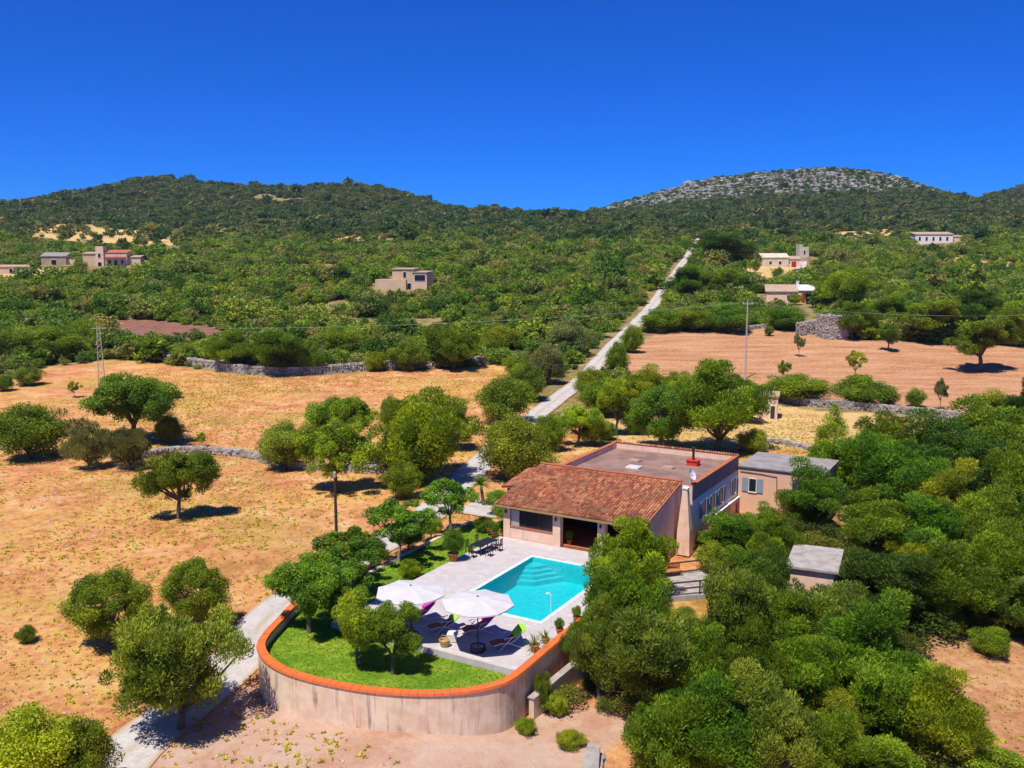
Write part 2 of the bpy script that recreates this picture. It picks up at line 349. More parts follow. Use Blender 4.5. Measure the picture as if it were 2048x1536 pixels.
def gp(u, v):
    """point of the ground that the photograph shows at (u, v)"""
    x = (u - 1024) / F; y = (768 - v) / F
    d = (x, math.cos(PITCH) + y * math.sin(PITCH), -math.sin(PITCH) + y * math.cos(PITCH))
    X = _my * d[0] / d[1]; Z = CAMH + _my * d[2] / d[1]; dz = Z - hg(X, _my)
    i = np.argmax(dz < 0)
    if dz[i] >= 0: i = len(_my) - 1
    t = dz[i - 1] / (dz[i - 1] - dz[i]) if i > 0 and dz[i] < 0 else 0
    Y = _my[i - 1] + (_my[i] - _my[i - 1]) * t
    Xw = Y * d[0] / d[1]; return np.array([Xw, Y, float(hg(Xw, Y))])
def gpoly(pts): return np.array([gp(u, v)[:2] for u, v in pts])
def inpoly(X, Y, P):
    r = np.zeros(np.shape(X), bool); n = len(P)
    for i in range(n):
        x1, y1 = P[i]; x2, y2 = P[(i + 1) % n]
        if y1 == y2: continue
        c = ((y1 > Y) != (y2 > Y)) & (X < (x2 - x1) * (Y - y1) / (y2 - y1) + x1); r ^= c
    return r
Z_PINK = gpoly([(1244, 752), (1262, 700), (1300, 664), (1420, 660), (1560, 655), (1600, 668), (1700, 680), (2250, 700), (2250, 860), (1950, 838), (1840, 822), (1700, 806), (1560, 795), (1400, 775)])
Z_DRY = [gpoly([(1160, 905), (1180, 800), (1500, 790), (1560, 812), (1700, 824), (1860, 840), (1950, 850), (1890, 890), (1640, 905), (1480, 905)]),
         gpoly([(55, 462), (110, 447), (200, 452), (330, 468), (365, 488), (300, 494), (180, 486), (60, 478)]),
         gpoly([(-200, 548), (0, 540), (150, 534), (160, 546), (0, 556), (-200, 562)]), gpoly([(620, 486), (690, 472), (810, 468), (800, 478), (700, 484)]),
         gpoly([(520, 516), (560, 508), (610, 508), (600, 515)]), gpoly([(1640, 470), (1780, 455), (1800, 468), (1640, 485)]), gpoly([(1830, 520), (1990, 505), (2060, 540), (1900, 530)]),
         gpoly([(1480, 535), (1490, 520), (1600, 525), (1620, 560), (1500, 575)]), gpoly([(520, 655), (590, 648), (740, 652), (720, 668), (640, 662)])]
Z_BROWN = gpoly([(188, 648), (260, 638), (330, 642), (470, 664), (450, 692), (330, 694), (230, 690)])
Z_PALE = gpoly([(280, 1560), (400, 1450), (515, 1378), (640, 1420), (820, 1455), (1000, 1478), (1090, 1440), (1180, 1430), (1330, 1450), (1260, 1600), (280, 1640)])
TERR_ATTR = {}
def zone(name, P):
    m = np.zeros(GXX.shape, bool)
    for q in (P if isinstance(P, list) else [P]): m |= inpoly(GXX + fbm(GXX / 6, GYY / 6, 9, 2) * 3, GYY + fbm(GXX / 6, GYY / 6, 12, 2) * 3, q)
    TERR_ATTR[name] = m.astype(np.float32)
zone('pink', Z_PINK); TERR_ATTR['pink'] = np.maximum(TERR_ATTR['pink'], .75 * inpoly(GXX, GYY, gpoly([(1800, 1700), (1860, 1400), (1820, 1310), (1870, 1270), (1960, 1270), (2200, 1300), (2200, 1700)]))); zone('dry', Z_DRY); zone('brown', Z_BROWN); zone('pale', Z_PALE)
FIELD2 = gpoly([(-300, 770), (0, 765), (90, 735), (200, 722), (290, 722), (420, 742), (560, 756), (640, 752), (760, 742), (900, 736), (1060, 722), (1050, 800), (1200, 900), (-300, 940)])
nearm = (GYY < 128) | inpoly(GXX, GYY, FIELD2)
p_, q_ = to_local(GXX, GYY)
thick = (GYY > 48) & (GYY < 128) & (GXX > 12 + .25 * (GYY - 50)) & (q_ > 14) & ~((GXX > 19) & (GYY < 55))
TERR_ATTR['scrub'] = np.where(thick, .75, np.where(nearm, 0.0, 1.0)).astype(np.float32)
TERR_ATTR['rock'] = (sst(GYY, 1120, 1260) * (1 - sst(GYY, 1500, 1560)) * sst(GXX, 90, 170) * (1 - sst(GXX, 640, 720))).astype(np.float32)
nx_, ny_ = len(GX), len(GY)
idx = np.arange(nx_ * ny_).reshape(ny_, nx_)
quads = np.stack([idx[:-1, :-1], idx[:-1, 1:], idx[1:, 1:], idx[1:, :-1]], -1).reshape(-1, 4)
me = bpy.data.meshes.new('terrain'); me.vertices.add(nx_ * ny_); me.vertices.foreach_set('co', np.stack([GXX, GYY, GZ], -1).astype(np.float32).ravel())
me.loops.add(quads.size); me.loops.foreach_set('vertex_index', quads.astype(np.int32).ravel())
me.polygons.add(len(quads)); me.polygons.foreach_set('loop_start', np.arange(0, quads.size, 4, dtype=np.int32))
for k_, a_ in TERR_ATTR.items():
    at = me.attributes.new(k_, 'FLOAT', 'POINT'); at.data.foreach_set('value', a_.ravel())
me.update(calc_edges=True); me.polygons.foreach_set('use_smooth', np.ones(len(quads), bool))
tag(link('terrain', me, 'ground'), 'orange stubble fields, pink ploughed field and scrubby hillside ground', 'ground', kind='structure')

# ------------------------------------------------------------------ roads
def catmull(P, step):
    P = np.asarray(P, float); P = np.vstack([2 * P[0] - P[1], P, 2 * P[-1] - P[-2]]); out = []
    for i in range(1, len(P) - 2):
        n = max(2, int(np.linalg.norm(P[i + 1] - P[i]) / step)); t = np.linspace(0, 1, n, endpoint=False)[:, None]
        out.append(.5 * (2 * P[i] + (P[i + 1] - P[i - 1]) * t + (2 * P[i - 1] - 5 * P[i] + 4 * P[i + 1] - P[i + 2]) * t ** 2 + (3 * P[i] - P[i - 1] - 3 * P[i + 1] + P[i + 2]) * t ** 3))
    return np.vstack(out + [P[-2][None]])
def strip(name, path, width, mat, lift=.05, label=None, cat='road', nx=6):
    C = catmull(path, 1.5); T = np.gradient(C, axis=0); T /= np.linalg.norm(T, axis=1)[:, None]; N = np.stack([-T[:, 1], T[:, 0]], 1)
    wv = width if np.ndim(width) == 0 else np.interp(np.linspace(0, 1, len(C)), np.linspace(0, 1, len(width)), width)
    ss = np.linspace(-1, 1, nx + 1); wj = np.zeros(len(C)) + wv
    jl = wj * .5 * (1 + .12 * fbm(C[:, 0] / 3, C[:, 1] / 3, 5)); vs = []; sd = []
    for s in ss:
        Q = C + N * (s * jl)[:, None]
        z = np.maximum(hg(Q[:, 0], Q[:, 1]), hg(C[:, 0], C[:, 1]) - .05) + lift + Q[:, 1] * .0007 - .03 * abs(s) ** 3
        vs.append(np.column_stack([Q, z])); sd.append(np.full(len(C), abs(s)))
    V = np.stack(vs, 1).reshape(-1, 3); k = len(ss); f = []
    for i in range(len(C) - 1):
        for j in range(k - 1): f.append((i * k + j, i * k + j + 1, (i + 1) * k + j + 1, (i + 1) * k + j))
    me = bpy.data.meshes.new(name); me.from_pydata(V.tolist(), [], f); me.update()
    a = me.attributes.new('side', 'FLOAT', 'POINT'); a.data.foreach_set('value', np.stack(sd, 1).ravel().astype(np.float32))
    o = link(name, me, mat); o.data.polygons.foreach_set('use_smooth', [True] * len(f)); return tag(o, label, cat, kind='structure'), C
RPX = [(150, 1640), (255, 1505), (400, 1392), (488, 1302), (540, 1232), (655, 1152), (775, 1082), (855, 1030), (925, 962), (985, 905), (1060, 842), (1110, 802), (1158, 765), (1208, 712), (1250, 668), (1284, 636), (1314, 600), (1342, 560), (1370, 522), (1390, 492), (1398, 478)]
road_o, ROADC = strip('gravel_road', [gp(u, v)[:2] for u, v in RPX], 3.5, 'gravel_road', label='pale gravel lane running from the pool wall up to the hills')
strip('forecourt', [to_world(9, -9.5), to_world(10, -5), to_world(15, -3), to_world(22, -2.6)], [5, 6, 5, 4], 'gravel_road', .06, 'pale gravel forecourt left of the villa', 'forecourt')
strip('far_lane', [gp(u, v)[:2] for u, v in [(1600, 540), (1608, 515), (1625, 490), (1690, 470)]], 4, 'gravel_road', .2, 'pale lane climbing past the stone tower', 'lane')
def road_dist(X, Y):
    d = np.full(np.shape(X), 1e9)
    for c in ROADC[::2]: d = np.minimum(d, (X - c[0]) ** 2 + (Y - c[1]) ** 2)
    return np.sqrt(d)

# ------------------------------------------------------------------ terrace: patio, pool, lawn, retaining wall  (frame: x = right along the house front, y = away)
def frame(name, label, cat, x=0, y=0, z=0, rz=0.0, group=None):
    X, Y = to_world(y, x); return empty(name, (X, Y, z), -A0 + rz, label, cat, group)
def struct_local(mb, name, mat, label, cat, smooth=False):
    X, Y = to_world(0, 0); o = mb.build(name, mat, None, smooth); o.location = (X, Y, 0); o.rotation_euler = (0, 0, -A0)
    return tag(o, label, cat, kind='structure')
PX0, PX1, PY0, PY1 = 4.28, 10.55, -13.55, -3.15           # pool water outline
cw = .28
m = MB()
m.box(-.5, 13.05, -20.1, PY0 - cw, -.6, 0); m.box(-.5, 13.05, PY1 + cw, -.02, -.6, 0)
m.box(-.5, PX0 - cw, PY0 - cw, PY1 + cw, -.6, 0); m.box(PX1 + cw, 13.05, PY0 - cw, PY1 + cw, -.6, 0)
struct_local(m, 'patio', 'patio_stone', 'pale stone paved patio around the turquoise pool', 'patio')
pool = frame('swimming_pool', 'rectangular turquoise swimming pool with corner steps in the pale patio', 'pool')
m = MB(); zf = -1.45
m.add([(PX0, PY0, zf), (PX1, PY0, zf), (PX1, PY1, zf), (PX0, PY1, zf), (PX0, PY0, .0), (PX1, PY0, .0), (PX1, PY1, .0), (PX0, PY1, .0)],
      [(0, 1, 2, 3), (0, 4, 5, 1), (1, 5, 6, 2), (2, 6, 7, 3), (3, 7, 4, 0)])
m.build('basin', 'pool_lining', pool)
m = MB(); m.add([(PX0, PY0, -.13), (PX1, PY0, -.13), (PX1, PY1, -.13), (PX0, PY1, -.13)], [(0, 1, 2, 3)]); m.build('water', 'pool_water', pool)
for i in range(4):                                          # diagonal steps across the far left corner
    L = 1.3 + i * .42; z1 = -.38 - i * .24; m = MB()
    m.hexa([(PX0 + .003, PY1 - .003, zf - .1), (PX0 + .003, PY1 - L * .95, zf - .1), (PX0 + L * .45, PY1 - L * .8, zf - .1), (PX0 + L, PY1 - .003, zf - .1)],
           [(PX0 + .003, PY1 - .003, z1), (PX0 + .003, PY1 - L * .95, z1), (PX0 + L * .45, PY1 - L * .8, z1), (PX0 + L, PY1 - .003, z1)])
    m.build('step', 'pool_lining', pool)
def rim(x0, x1, y0, y1):
    n = max(1, round(max(x1 - x0, y1 - y0) / .9)); g = .008
    for i in range(n):
        m = MB(); a, b = i / n, (i + 1) / n
        if x1 - x0 > y1 - y0: m.box(x0 + (x1 - x0) * a + g, x0 + (x1 - x0) * b - g, y0, y1, -.2, .02)
        else: m.box(x0, x1, y0 + (y1 - y0) * a + g, y0 + (y1 - y0) * b - g, -.2, .02)
        m.build('coping_slab', 'pool_coping', pool)
e = .002
rim(PX0 - cw + e, PX1 + cw - e, PY1 + e, PY1 + cw - e); rim(PX0 - cw + e, PX1 + cw - e, PY0 - cw + e, PY0 - e)
rim(PX0 - cw + e, PX0 - e, PY0 + e, PY1 - e); rim(PX1 + e, PX1 + cw - e, PY0 + e, PY1 - e)

COP = [(-5.6, 3.5), (-5.3, -4), (-4.9, -12), (-4.42, -18.77), (-3.33, -21.75), (-2.12, -24.4), (-.94, -25.75), (1.06, -26.75), (3.5, -27.05), (6.57, -26.66), (9.14, -25.85), (11.32, -24.58), (12.62, -23.2), (13.3, -21.5), (13.25, -17.6), (13.2, -14.7), (13.2, -11.2), (13.2, -6), (13.2, -.5)]
CP = catmull(COP, .42); TT = np.gradient(CP, axis=0); TT /= np.linalg.norm(TT, axis=1)[:, None]; NO = np.stack([TT[:, 1], -TT[:, 0]], 1)   # candidate outward
if (NO[len(NO) // 2] @ (CP[len(CP) // 2] - np.array([4, -15]))) < 0: NO = -NO
rw = frame('retaining_wall', 'curved pink plastered retaining wall with orange tile coping around the lawn', 'wall')
def ribbon(mb, i0, i1, o_in, o_out, z0, z1):
    a, b = i0, i1; P = lambda i, o: CP[i] - NO[i] * o
    for i in range(a, b):
        q = [(*P(i, o_in), z0), (*P(i, o_out), z0), (*P(i + 1, o_out), z0), (*P(i + 1, o_in), z0)]
        mb.hexa(q, [(x, y, z1) for x, y, _ in q])
m = MB(); nC = len(CP) - 1
for side, zr in ((0.08, None), (.40, None)):
    pass
b = 0
for i in range(nC + 1):
    for o, z in ((.08, -4.2), (.08, .2), (.40, .2), (.40, -4.2)):
        m.v.append((*(CP[i] - NO[i] * o), z))
for i in range(nC):
    for j in range(3): m.f.append((i * 4 + j, i * 4 + j + 1, i * 4 + 5 + j, i * 4 + 4 + j))
drop = lambda i: .5 * float(sst(CP[i][1], -19.5, -14.5)) * (1.0 if CP[i][0] < 0 else 0.0)
for i in range(nC + 1):
    for j in (1, 2): x_, y_, z_ = m.v[i * 4 + j]; m.v[i * 4 + j] = (x_, y_, z_ - drop(i))
m.build('wall_body', 'plaster_wall', rw)
for i in range(nC):
    if drop(i) > .48: continue
    m = MB(); c0 = CP[i] + (CP[i + 1] - CP[i]) * .015; c1 = CP[i + 1] - (CP[i + 1] - CP[i]) * .015; zt = .335 + random.uniform(-.008, .008)
    q = [(*(c0), .203), (*(c0 - NO[i] * .52), .203), (*(c1 - NO[i + 1] * .52), .203), (*c1, .203)]
    mid = [(*(c0 - NO[i] * .03), zt), (*(c0 - NO[i] * .49), zt), (*(c1 - NO[i + 1] * .49), zt), (*(c1 - NO[i + 1] * .03), zt)]
    q = [(x_, y_, z_ - (drop(i) if k_ < 2 else drop(i + 1))) for k_, (x_, y_, z_) in enumerate(q)]; mid = [(x_, y_, z_ - (drop(i) if k_ < 2 else drop(i + 1))) for k_, (x_, y_, z_) in enumerate(mid)]
    m.hexa(q, mid); m.build('coping_tile', 'coping_orange', rw)
# lawn sheet: front half-round and the strip left of the patio
inner = [tuple(CP[i] - NO[i] * .36) for i in range(0, nC + 1, 1) if not (CP[i][1] > -20.15 and CP[i][0] > 5)]
poly = inner + [(13.0, -20.14), (-.52, -20.14), (-.52, .0), (-.62, 3.4)]
from mathutils.geometry import tessellate_polygon
def lawnz(x, y): return -.33 + .05 * float(fbm(x / 2, y / 2, 4, 2))
PL = np.array(poly)
gx, gy = np.meshgrid(np.arange(-6, 14, .4), np.arange(-27.4, 4, .4)); ins = inpoly(gx, gy, PL)
tri = tessellate_polygon([[Vector((x, y, 0)) for x, y in poly]])
me = bpy.data.meshes.new('lawn'); me.from_pydata([(x, y, -.36) for x, y in poly], [], [tuple(t) for t in tri]); me.update()
bm = bmesh.new(); bm.from_mesh(me); bmesh.ops.recalc_face_normals(bm, faces=bm.faces)
if bm.faces[:] and sum(f_.normal.z for f_ in bm.faces) < 0: bmesh.ops.reverse_faces(bm, faces=bm.faces)
bm.to_mesh(me); bm.free()
X_, Y_ = to_world(0, 0)
lawn = tag(link('lawn', me, 'lawn_soil', None, (X_, Y_, 0), (0, 0, -A0)), 'bright green lawn inside the curved retaining wall', 'lawn', kind='structure')
# short grass tufts on the lawn
pts = RNG.uniform((-6, -27.2), (13.2, 3.4), (26000, 2)); pts = pts[inpoly(pts[:, 0], pts[:, 1], PL)]
def tufts(P, Z, h, wd, blades, mat, name, lean=.5, hvar=.5):
    n = len(P); ang = RNG.uniform(0, 6.283, (n, blades)); hh = h * (1 + RNG.uniform(-hvar, hvar, (n, blades))); ww = wd * RNG.uniform(.6, 1.3, (n, blades))
    bx = P[:, 0][:, None] + RNG.normal(0, wd * .8, (n, blades)); by = P[:, 1][:, None] + RNG.normal(0, wd * .8, (n, blades)); bz = Z[:, None] + 0 * bx
    dx, dy = np.cos(ang), np.sin(ang); L = lean * hh * RNG.uniform(.2, 1, (n, blades))
    a = np.stack([bx - dy * ww, by + dx * ww, bz - .02], -1); b = np.stack([bx + dy * ww, by - dx * ww, bz - .02], -1); c = np.stack([bx + dx * L, by + dy * L, bz + hh], -1)
    V = np.stack([a, b, c], 2).reshape(-1, 3); t = np.clip(RNG.normal(.5, .25, n * blades) , 0, 1)
    return link(name, npmesh(name, V, 3, t), mat)
g = tufts(pts, np.full(len(pts), -.36), .055, .028, 4, 'lawn_leaf', 'lawn_grass', .8)
g.location = (X_, Y_, 0); g.rotation_euler = (0, 0, -A0); tag(g, 'short mown grass blades covering the lawn', 'grass', kind='stuff')

# sloping stair wall right of the retaining wall
sw = frame('stair_wall', 'lower plastered wall with sloping cap right of the pool terrace', 'wall')
m = MB(); m.hexa([(13.5, -20.3, -4.2), (13.8, -20.3, -4.2), (14.6, -13.2, -4.2), (14.3, -13.2, -4.2)], [(13.5, -20.3, -1.25), (13.8, -20.3, -1.25), (14.6, -13.2, -.55), (14.3, -13.2, -.55)]); m.build('wall_body', 'plaster_wall', sw)
m = MB(); m.hexa([(13.44, -20.36, -1.247), (13.86, -20.36, -1.247), (14.66, -13.14, -.547), (14.24, -13.14, -.547)], [(13.44, -20.36, -1.17), (13.86, -20.36, -1.17), (14.66, -13.14, -.47), (14.24, -13.14, -.47)]); m.build('cap', 'concrete', sw)
# broken concrete wall in the foreground
P0 = gp(1182, 1545); cw_ = empty('concrete_wall_stub', tuple(P0), R(-8), 'grey broken concrete wall stub at the bottom edge of the picture', 'wall')
m = MB(); m.hexa([(-.55, -2.2, -1), (.5, -2.2, -1), (.45, 1.6, -1), (-.35, 1.6, -1)], [(-.42, -2.2, .95), (.42, -2.2, 1.0), (.36, 1.5, .62), (-.26, 1.55, .6)]); m.build('wall_body', 'concrete', cw_)
m = MB()
for i in range(26):
    x, y, z = .5 + random.uniform(-.06, .06), random.uniform(-2.1, 1.5), random.uniform(-.6, .55); s_ = random.uniform(.12, .22); m.box(x, x + s_ * .6, y - s_, y + s_, z - s_ * .6, z + s_ * .6, .05)
m.build('rubble_face', 'stone_dry', cw_)['kind'] = 'stuff'
# pale boulder at the bottom edge of the thicket
def rockmesh(seed, n=2):
    rr = random.Random(seed); bm = bmesh.new(); bmesh.ops.create_icosphere(bm, subdivisions=n, radius=1)
    for v in bm.verts:
        k = 1 + .45 * float(vnoise(v.co.x * 1.7 + seed, v.co.y * 1.7 + v.co.z * 2.1, seed)) ; v.co *= k
        v.co.z *= .7
    me = bpy.data.meshes.new('rock'); bm.to_mesh(me); bm.free(); return me
P0 = gp(1690, 1545); tag(link('boulder', rockmesh(5), 'rock_grey', None, tuple(P0), (0, 0, .4), (1.0, .7, .8)), 'pale grey boulder at the bottom edge under the thicket', 'boulder')

# ------------------------------------------------------------------ villa
vil = frame('villa', 'pink villa with terracotta tiled porch roof and flat roof behind the pool', 'house')
GZ0, RZ0, GYv, RYv = 2.75, 4.45, -.45, 7.4; RX0, RX1 = -.75, 12.05
al = math.atan2(RZ0 - GZ0, RYv - GYv); SL = math.hypot(RZ0 - GZ0, RYv - GYv)
m = MB(); m.box(-.15, .45, 0, .5, -.5, 2.4); m.build('column', 'plaster_pink', vil)
for x0, x1 in ((4.3, 4.95), (8.1, 8.7), (11.4, 12.0)):
    m = MB(); m.box(x0, x1, 0, .5, -.5, 2.4); m.build('column', 'plaster_pink', vil)
m = MB(); m.box(-.16, 12.01, -.01, .45, 2.403, 2.66); m.build('beam', 'plaster_pink', vil)
m = MB(); m.box(.453, 4.297, .05, .32, -.5, .95); m.build('low_wall', 'plaster_pink', vil)
m = MB(); m.box(.453, 4.297, -.02, .36, .953, 1.02); m.build('sill', 'terracotta', vil)
# glazing of the left bay: frame, panes, curtain
f_ = MB(); f_.box(.46, .54, .12, .2, 1.02, 2.4); f_.box(4.21, 4.29, .12, .2, 1.02, 2.4); f_.box(.54, 4.21, .12, .2, 2.32, 2.4); f_.box(.54, 4.21, .12, .2, 1.02, 1.1)
f_.box(1.74, 1.8, .12, .2, 1.1, 2.32); f_.box(2.98, 3.04, .12, .2, 1.1, 2.32); wf = f_.build('window_frame', 'wood_dark', vil)
for a_, b_ in ((.54, 1.74), (1.8, 2.98), (3.04, 4.21)):
    m = MB(); m.box(a_, b_, .15, .165, 1.1, 2.32); m.build('pane', 'glass_dark', wf)
m = MB()
for i in range(8): m.box(.56 + i * .09, .62 + i * .09, .07 + (i % 2) * .02, .1 + (i % 2) * .02, 1.04, 2.3)
m.build('curtain', 'curtain', vil)
m = MB(); m.box(-.15, .1, .5, 7.3, -2.5, 2.75); m.build('side_wall', 'plaster_pink', vil)
m = MB(); m.box(.1, 11.75, .5, 5.2, -.3, .03); m.build('porch_floor', 'terracotta', vil)
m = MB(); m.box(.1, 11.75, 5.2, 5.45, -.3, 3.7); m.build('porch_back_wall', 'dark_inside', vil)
d_ = MB().box(6.2, 7.3, 5.12, 5.19, .03, 2.2).build('door', 'wood_dark', vil); MB().box(7.1, 7.16, 5.05, 5.11, 1.0, 1.15).build('handle', 'metal_dark', d_)
# right gable wall under the roof slope
m = MB(); m.add([(11.76, .5, -2.5), (11.76, 7.3, -2.5), (11.76, 7.3, 4.3), (11.76, .5, 2.85), (12.0, .5, -2.5), (12.0, 7.3, -2.5), (12.0, 7.3, 4.3), (12.0, .5, 2.85)],
                [(0, 1, 2, 3), (7, 6, 5, 4), (0, 3, 7, 4), (1, 5, 6, 2), (2, 6, 7, 3), (0, 4, 5, 1)]); m.build('gable_wall', 'plaster_pink', vil)
# tiled roof: deck, then barrel tiles row by row
roof = MB().hexa([(RX0, GYv, GZ0 - .09), (RX1, GYv, GZ0 - .09), (RX1, RYv, RZ0 - .09), (RX0, RYv, RZ0 - .09)],
                 [(RX0, GYv, GZ0), (RX1, GYv, GZ0), (RX1, RYv, RZ0), (RX0, RYv, RZ0)]).build('tile_roof', 'terracotta', vil)
MB().box(RX0, RX1, GYv - .06, GYv - .005, GZ0 - .16, GZ0 - .02).build('fascia', 'fascia', roof)
MB().tube([(RX0, RYv, RZ0 + .06), (RX1, RYv, RZ0 + .06)], .11, 8).build('ridge', 'roof_tile', roof)
def tile_parts(r0=.115, r1=.088, L=.46, n=6):
    vs = []
    for y, r, z in ((0, r0, .03), (L, r1, .0)):
        for j in range(n + 1):
            a_ = math.pi * j / n; vs.append((r * math.cos(a_), y, z + r * math.sin(a_)))
    fs = [(j, j + 1, n + 2 + j, n + 1 + j) for j in range(n)]; fs.append(tuple(range(n + 1)))
    return vs, fs
tv, tf = tile_parts(); tile_mesh = MB().add(tv, tf).mesh('tile'); tile_mesh.materials.append(MATS['roof_tile']); tile_mesh.polygons.foreach_set('use_smooth', [True] * 6 + [False])
ROT = Matrix.Rotation(al, 3, 'X')
def lay_tiles(x0, x1, y0, z0, slope_len, parent, keep):
    nc = int((x1 - x0) / .245); nr = int(slope_len / .37); rest = MB(); cnt = 0
    for r in range(nr):
        for c in range(nc):
            s_ = r * .37 - .05 + random.uniform(-.02, .02); x = x0 + .12 + c * (x1 - x0 - .1) / nc + random.uniform(-.012, .012)
            loc = Vector((x, y0 + s_ * math.cos(al), z0 + s_ * math.sin(al) + .004)); tw = random.uniform(-.05, .05)
            if cnt < keep:
                link('roof_tile', tile_mesh, None, parent, loc, (al, 0, tw)); cnt += 1
            else:
                Q = ROT @ Matrix.Rotation(tw, 3, 'Z'); rest.add([loc + Q @ Vector(v) for v in tv], tf)
    if rest.v: o = rest.build('roof_tiles_upper', 'roof_tile', parent); o['kind'] = 'stuff'
lay_tiles(RX0, RX1, GYv, GZ0, SL, roof, 300)
# lower side roof on the left
zs = GZ0 + .75
sroof = MB().hexa([(-2.1, 3.0, zs - .4), (-.8, 3.0, zs - .2), (-.8, 7.6, RZ0 - .35), (-2.1, 7.6, RZ0 - .75)], [(-2.1, 3.0, zs - .3), (-.8, 3.0, zs - .1), (-.8, 7.6, RZ0 - .25), (-2.1, 7.6, RZ0 - .65)]).build('side_roof', 'terracotta', vil)
rr = MB()
for c in range(5):
    for r in range(12):
        x = -1.98 + c * .25; y = 2.95 + r * .38; z = zs - .29 + (y - 3) / 4.6 * (RZ0 - .65 - zs + .3) + (x + 2.1) * .2
        Q = Matrix.Rotation(math.atan2(RZ0 - .65 - zs + .3, 4.6), 3, 'X'); rr.add([Vector((x, y, z)) + Q @ Vector(v) for v in tv], tf)
rr.build('side_roof_tiles', 'roof_tile', sroof)['kind'] = 'stuff'
MB().box(-1.8, -.85, 3.4, 7.4, -2.5, zs - .35).build('side_room_wall', 'plaster_pink', vil)
# flat-roofed main block
BX0, BX1, BY0, BY1, BZ = .55, 12.9, 7.45, 20.3, 4.2
m = MB(); t_ = .3
m.box(BX0, BX1, BY1 - t_, BY1, -2.5, BZ); m.box(BX0, BX0 + t_, BY0, BY1 - t_, -2.5, BZ); m.box(BX0 + t_, BX1 - t_, BY0, BY0 + t_, -2.5, BZ - .1); m.box(BX1 - t_, BX1, BY0, BY1 - t_, -2.5, BZ)
m.build('wall', 'plaster_pink', vil)
flat = MB().box(BX0 + t_, BX1 - t_, BY0 + t_, BY1 - t_, 3.3, 3.72).build('flat_roof', 'roof_felt', vil)
cap = MB(); cap.box(BX0 - .06, BX0 + t_ + .04, BY0, BY1 - t_, BZ + .002, BZ + .07); cap.box(BX1 - t_ - .04, BX1 + .06, BY0, BY1 - t_, BZ + .002, BZ + .07); cap.box(BX0 - .06, BX1 + .06, BY1 - t_ + .002, BY1 + .06, BZ + .002, BZ + .07)
cap = cap.build('parapet_cap', 'terracotta', vil)
pt = MB()
for i in range(50):
    x = BX0 + .1 + i * .247; pt.add([(x + v[0], BY1 + .1 - v[1], BZ + .05 + v[2]) for v in tv], tf)
for i in range(24): pass
pt.build('parapet_tiles', 'roof_tile', cap)['kind'] = 'stuff'
# brown upper band over a white plaster band with the windows, right-hand wall
MB().box(BX1 + .002, BX1 + .028, 7.5, 20.25, 2.96, BZ - .01).build('upper_band', 'band_brown', vil)
MB().box(BX1 + .002, BX1 + .03, 7.5, 20.25, .55, 2.95).build('white_band', 'plaster_white', vil)
MB().box(BX1 + .002, BX1 + .32, 11.0, 20.2, .35, .5).build('ledge', 'plaster_white', vil)
for yc in (10.35, 12.75, 15.05, 18.9):
    wnd = MB(); a_, b_ = yc - .45, yc + .45; X0 = BX1 + .032
    wnd.box(X0, X0 + .05, a_ - .08, a_, 1.0, 2.45); wnd.box(X0, X0 + .05, b_, b_ + .08, 1.0, 2.45); wnd.box(X0, X0 + .05, a_, b_, 2.37, 2.45); wnd.box(X0, X0 + .12, a_ - .08, b_ + .08, .92, .998)
    wnd = wnd.build('window', 'plaster_white', vil); MB().box(X0, X0 + .02, a_, b_, 1.0, 2.37).build('pane', 'glass_dark', wnd)
    for s_ in (-1, 1):
        c_ = yc + s_ * .78; sh = MB().box(X0 + .05, X0 + .09, c_ - .25, c_ + .25, 1.0, 2.42)
        for k_ in range(9): sh.box(X0 + .09, X0 + .11, c_ - .2, c_ + .2, 1.06 + k_ * .15, 1.15 + k_ * .15)
        sh.build('shutter', 'shutter_blue', wnd)
# roof furniture
m = MB(); m.box(9.35, 10.35, 16.2, 17.0, 3.723, 4.15); m.box(9.28, 10.42, 16.13, 17.07, 4.152, 4.22); ch = m.build('chimney', 'red_paint', vil)
MB().tube([(9.85, 16.6, 4.2), (9.85, 16.6, 5.25)], .11, 10).build('flue', 'metal_dark', ch); MB().lathe([(.17, 5.26), (.17, 5.3), (.03, 5.42)], 10, 9.85, 16.6).build('flue_cap', 'metal_dark', ch)
for x, y, w_, d2 in ((5.66, 12.93, 1.2, 1.0), (4.73, 15.4, 1.0, .8), (8.38, 14.3, 1.0, .8)):
    s_ = MB().box(x - w_ / 2, x + w_ / 2, y - d2 / 2, y + d2 / 2, 3.723, 3.86).build('skylight', 'plaster_white' if x < 6 and y < 13 else 'stone_tan', vil)
    MB().box(x - w_ / 2 + .12, x + w_ / 2 - .12, y - d2 / 2 + .12, y + d2 / 2 - .12, 3.862, 3.9).build('dome', 'canvas' if y < 13 else 'stone_tan', s_)
dish = empty('dish_tmp'); bpy.data.objects.remove(dish)
Xd, Yd = to_world(7.75, 12.75); dish = empty('satellite_dish', (Xd, Yd, 4.27), -A0, 'white satellite dish on the corner of the flat roof', 'satellite dish')
dm = MB(); n = 14; prof = [(.02, .0), (.2, .03), (.36, .09), (.46, .15)]
for r_, z_ in prof: dm.v += [(r_ * math.cos(6.283 * j / n), r_ * math.sin(6.283 * j / n), z_) for j in range(n)]
for i in range(3):
    for j in range(n): dm.f.append((i * n + j, i * n + (j + 1) % n, (i + 1) * n + (j + 1) % n, (i + 1) * n + j))
dm.build('reflector', 'metal_white', dish, True, loc=(-.05, -.1, .75), rot=(R(62), R(22), R(70)))
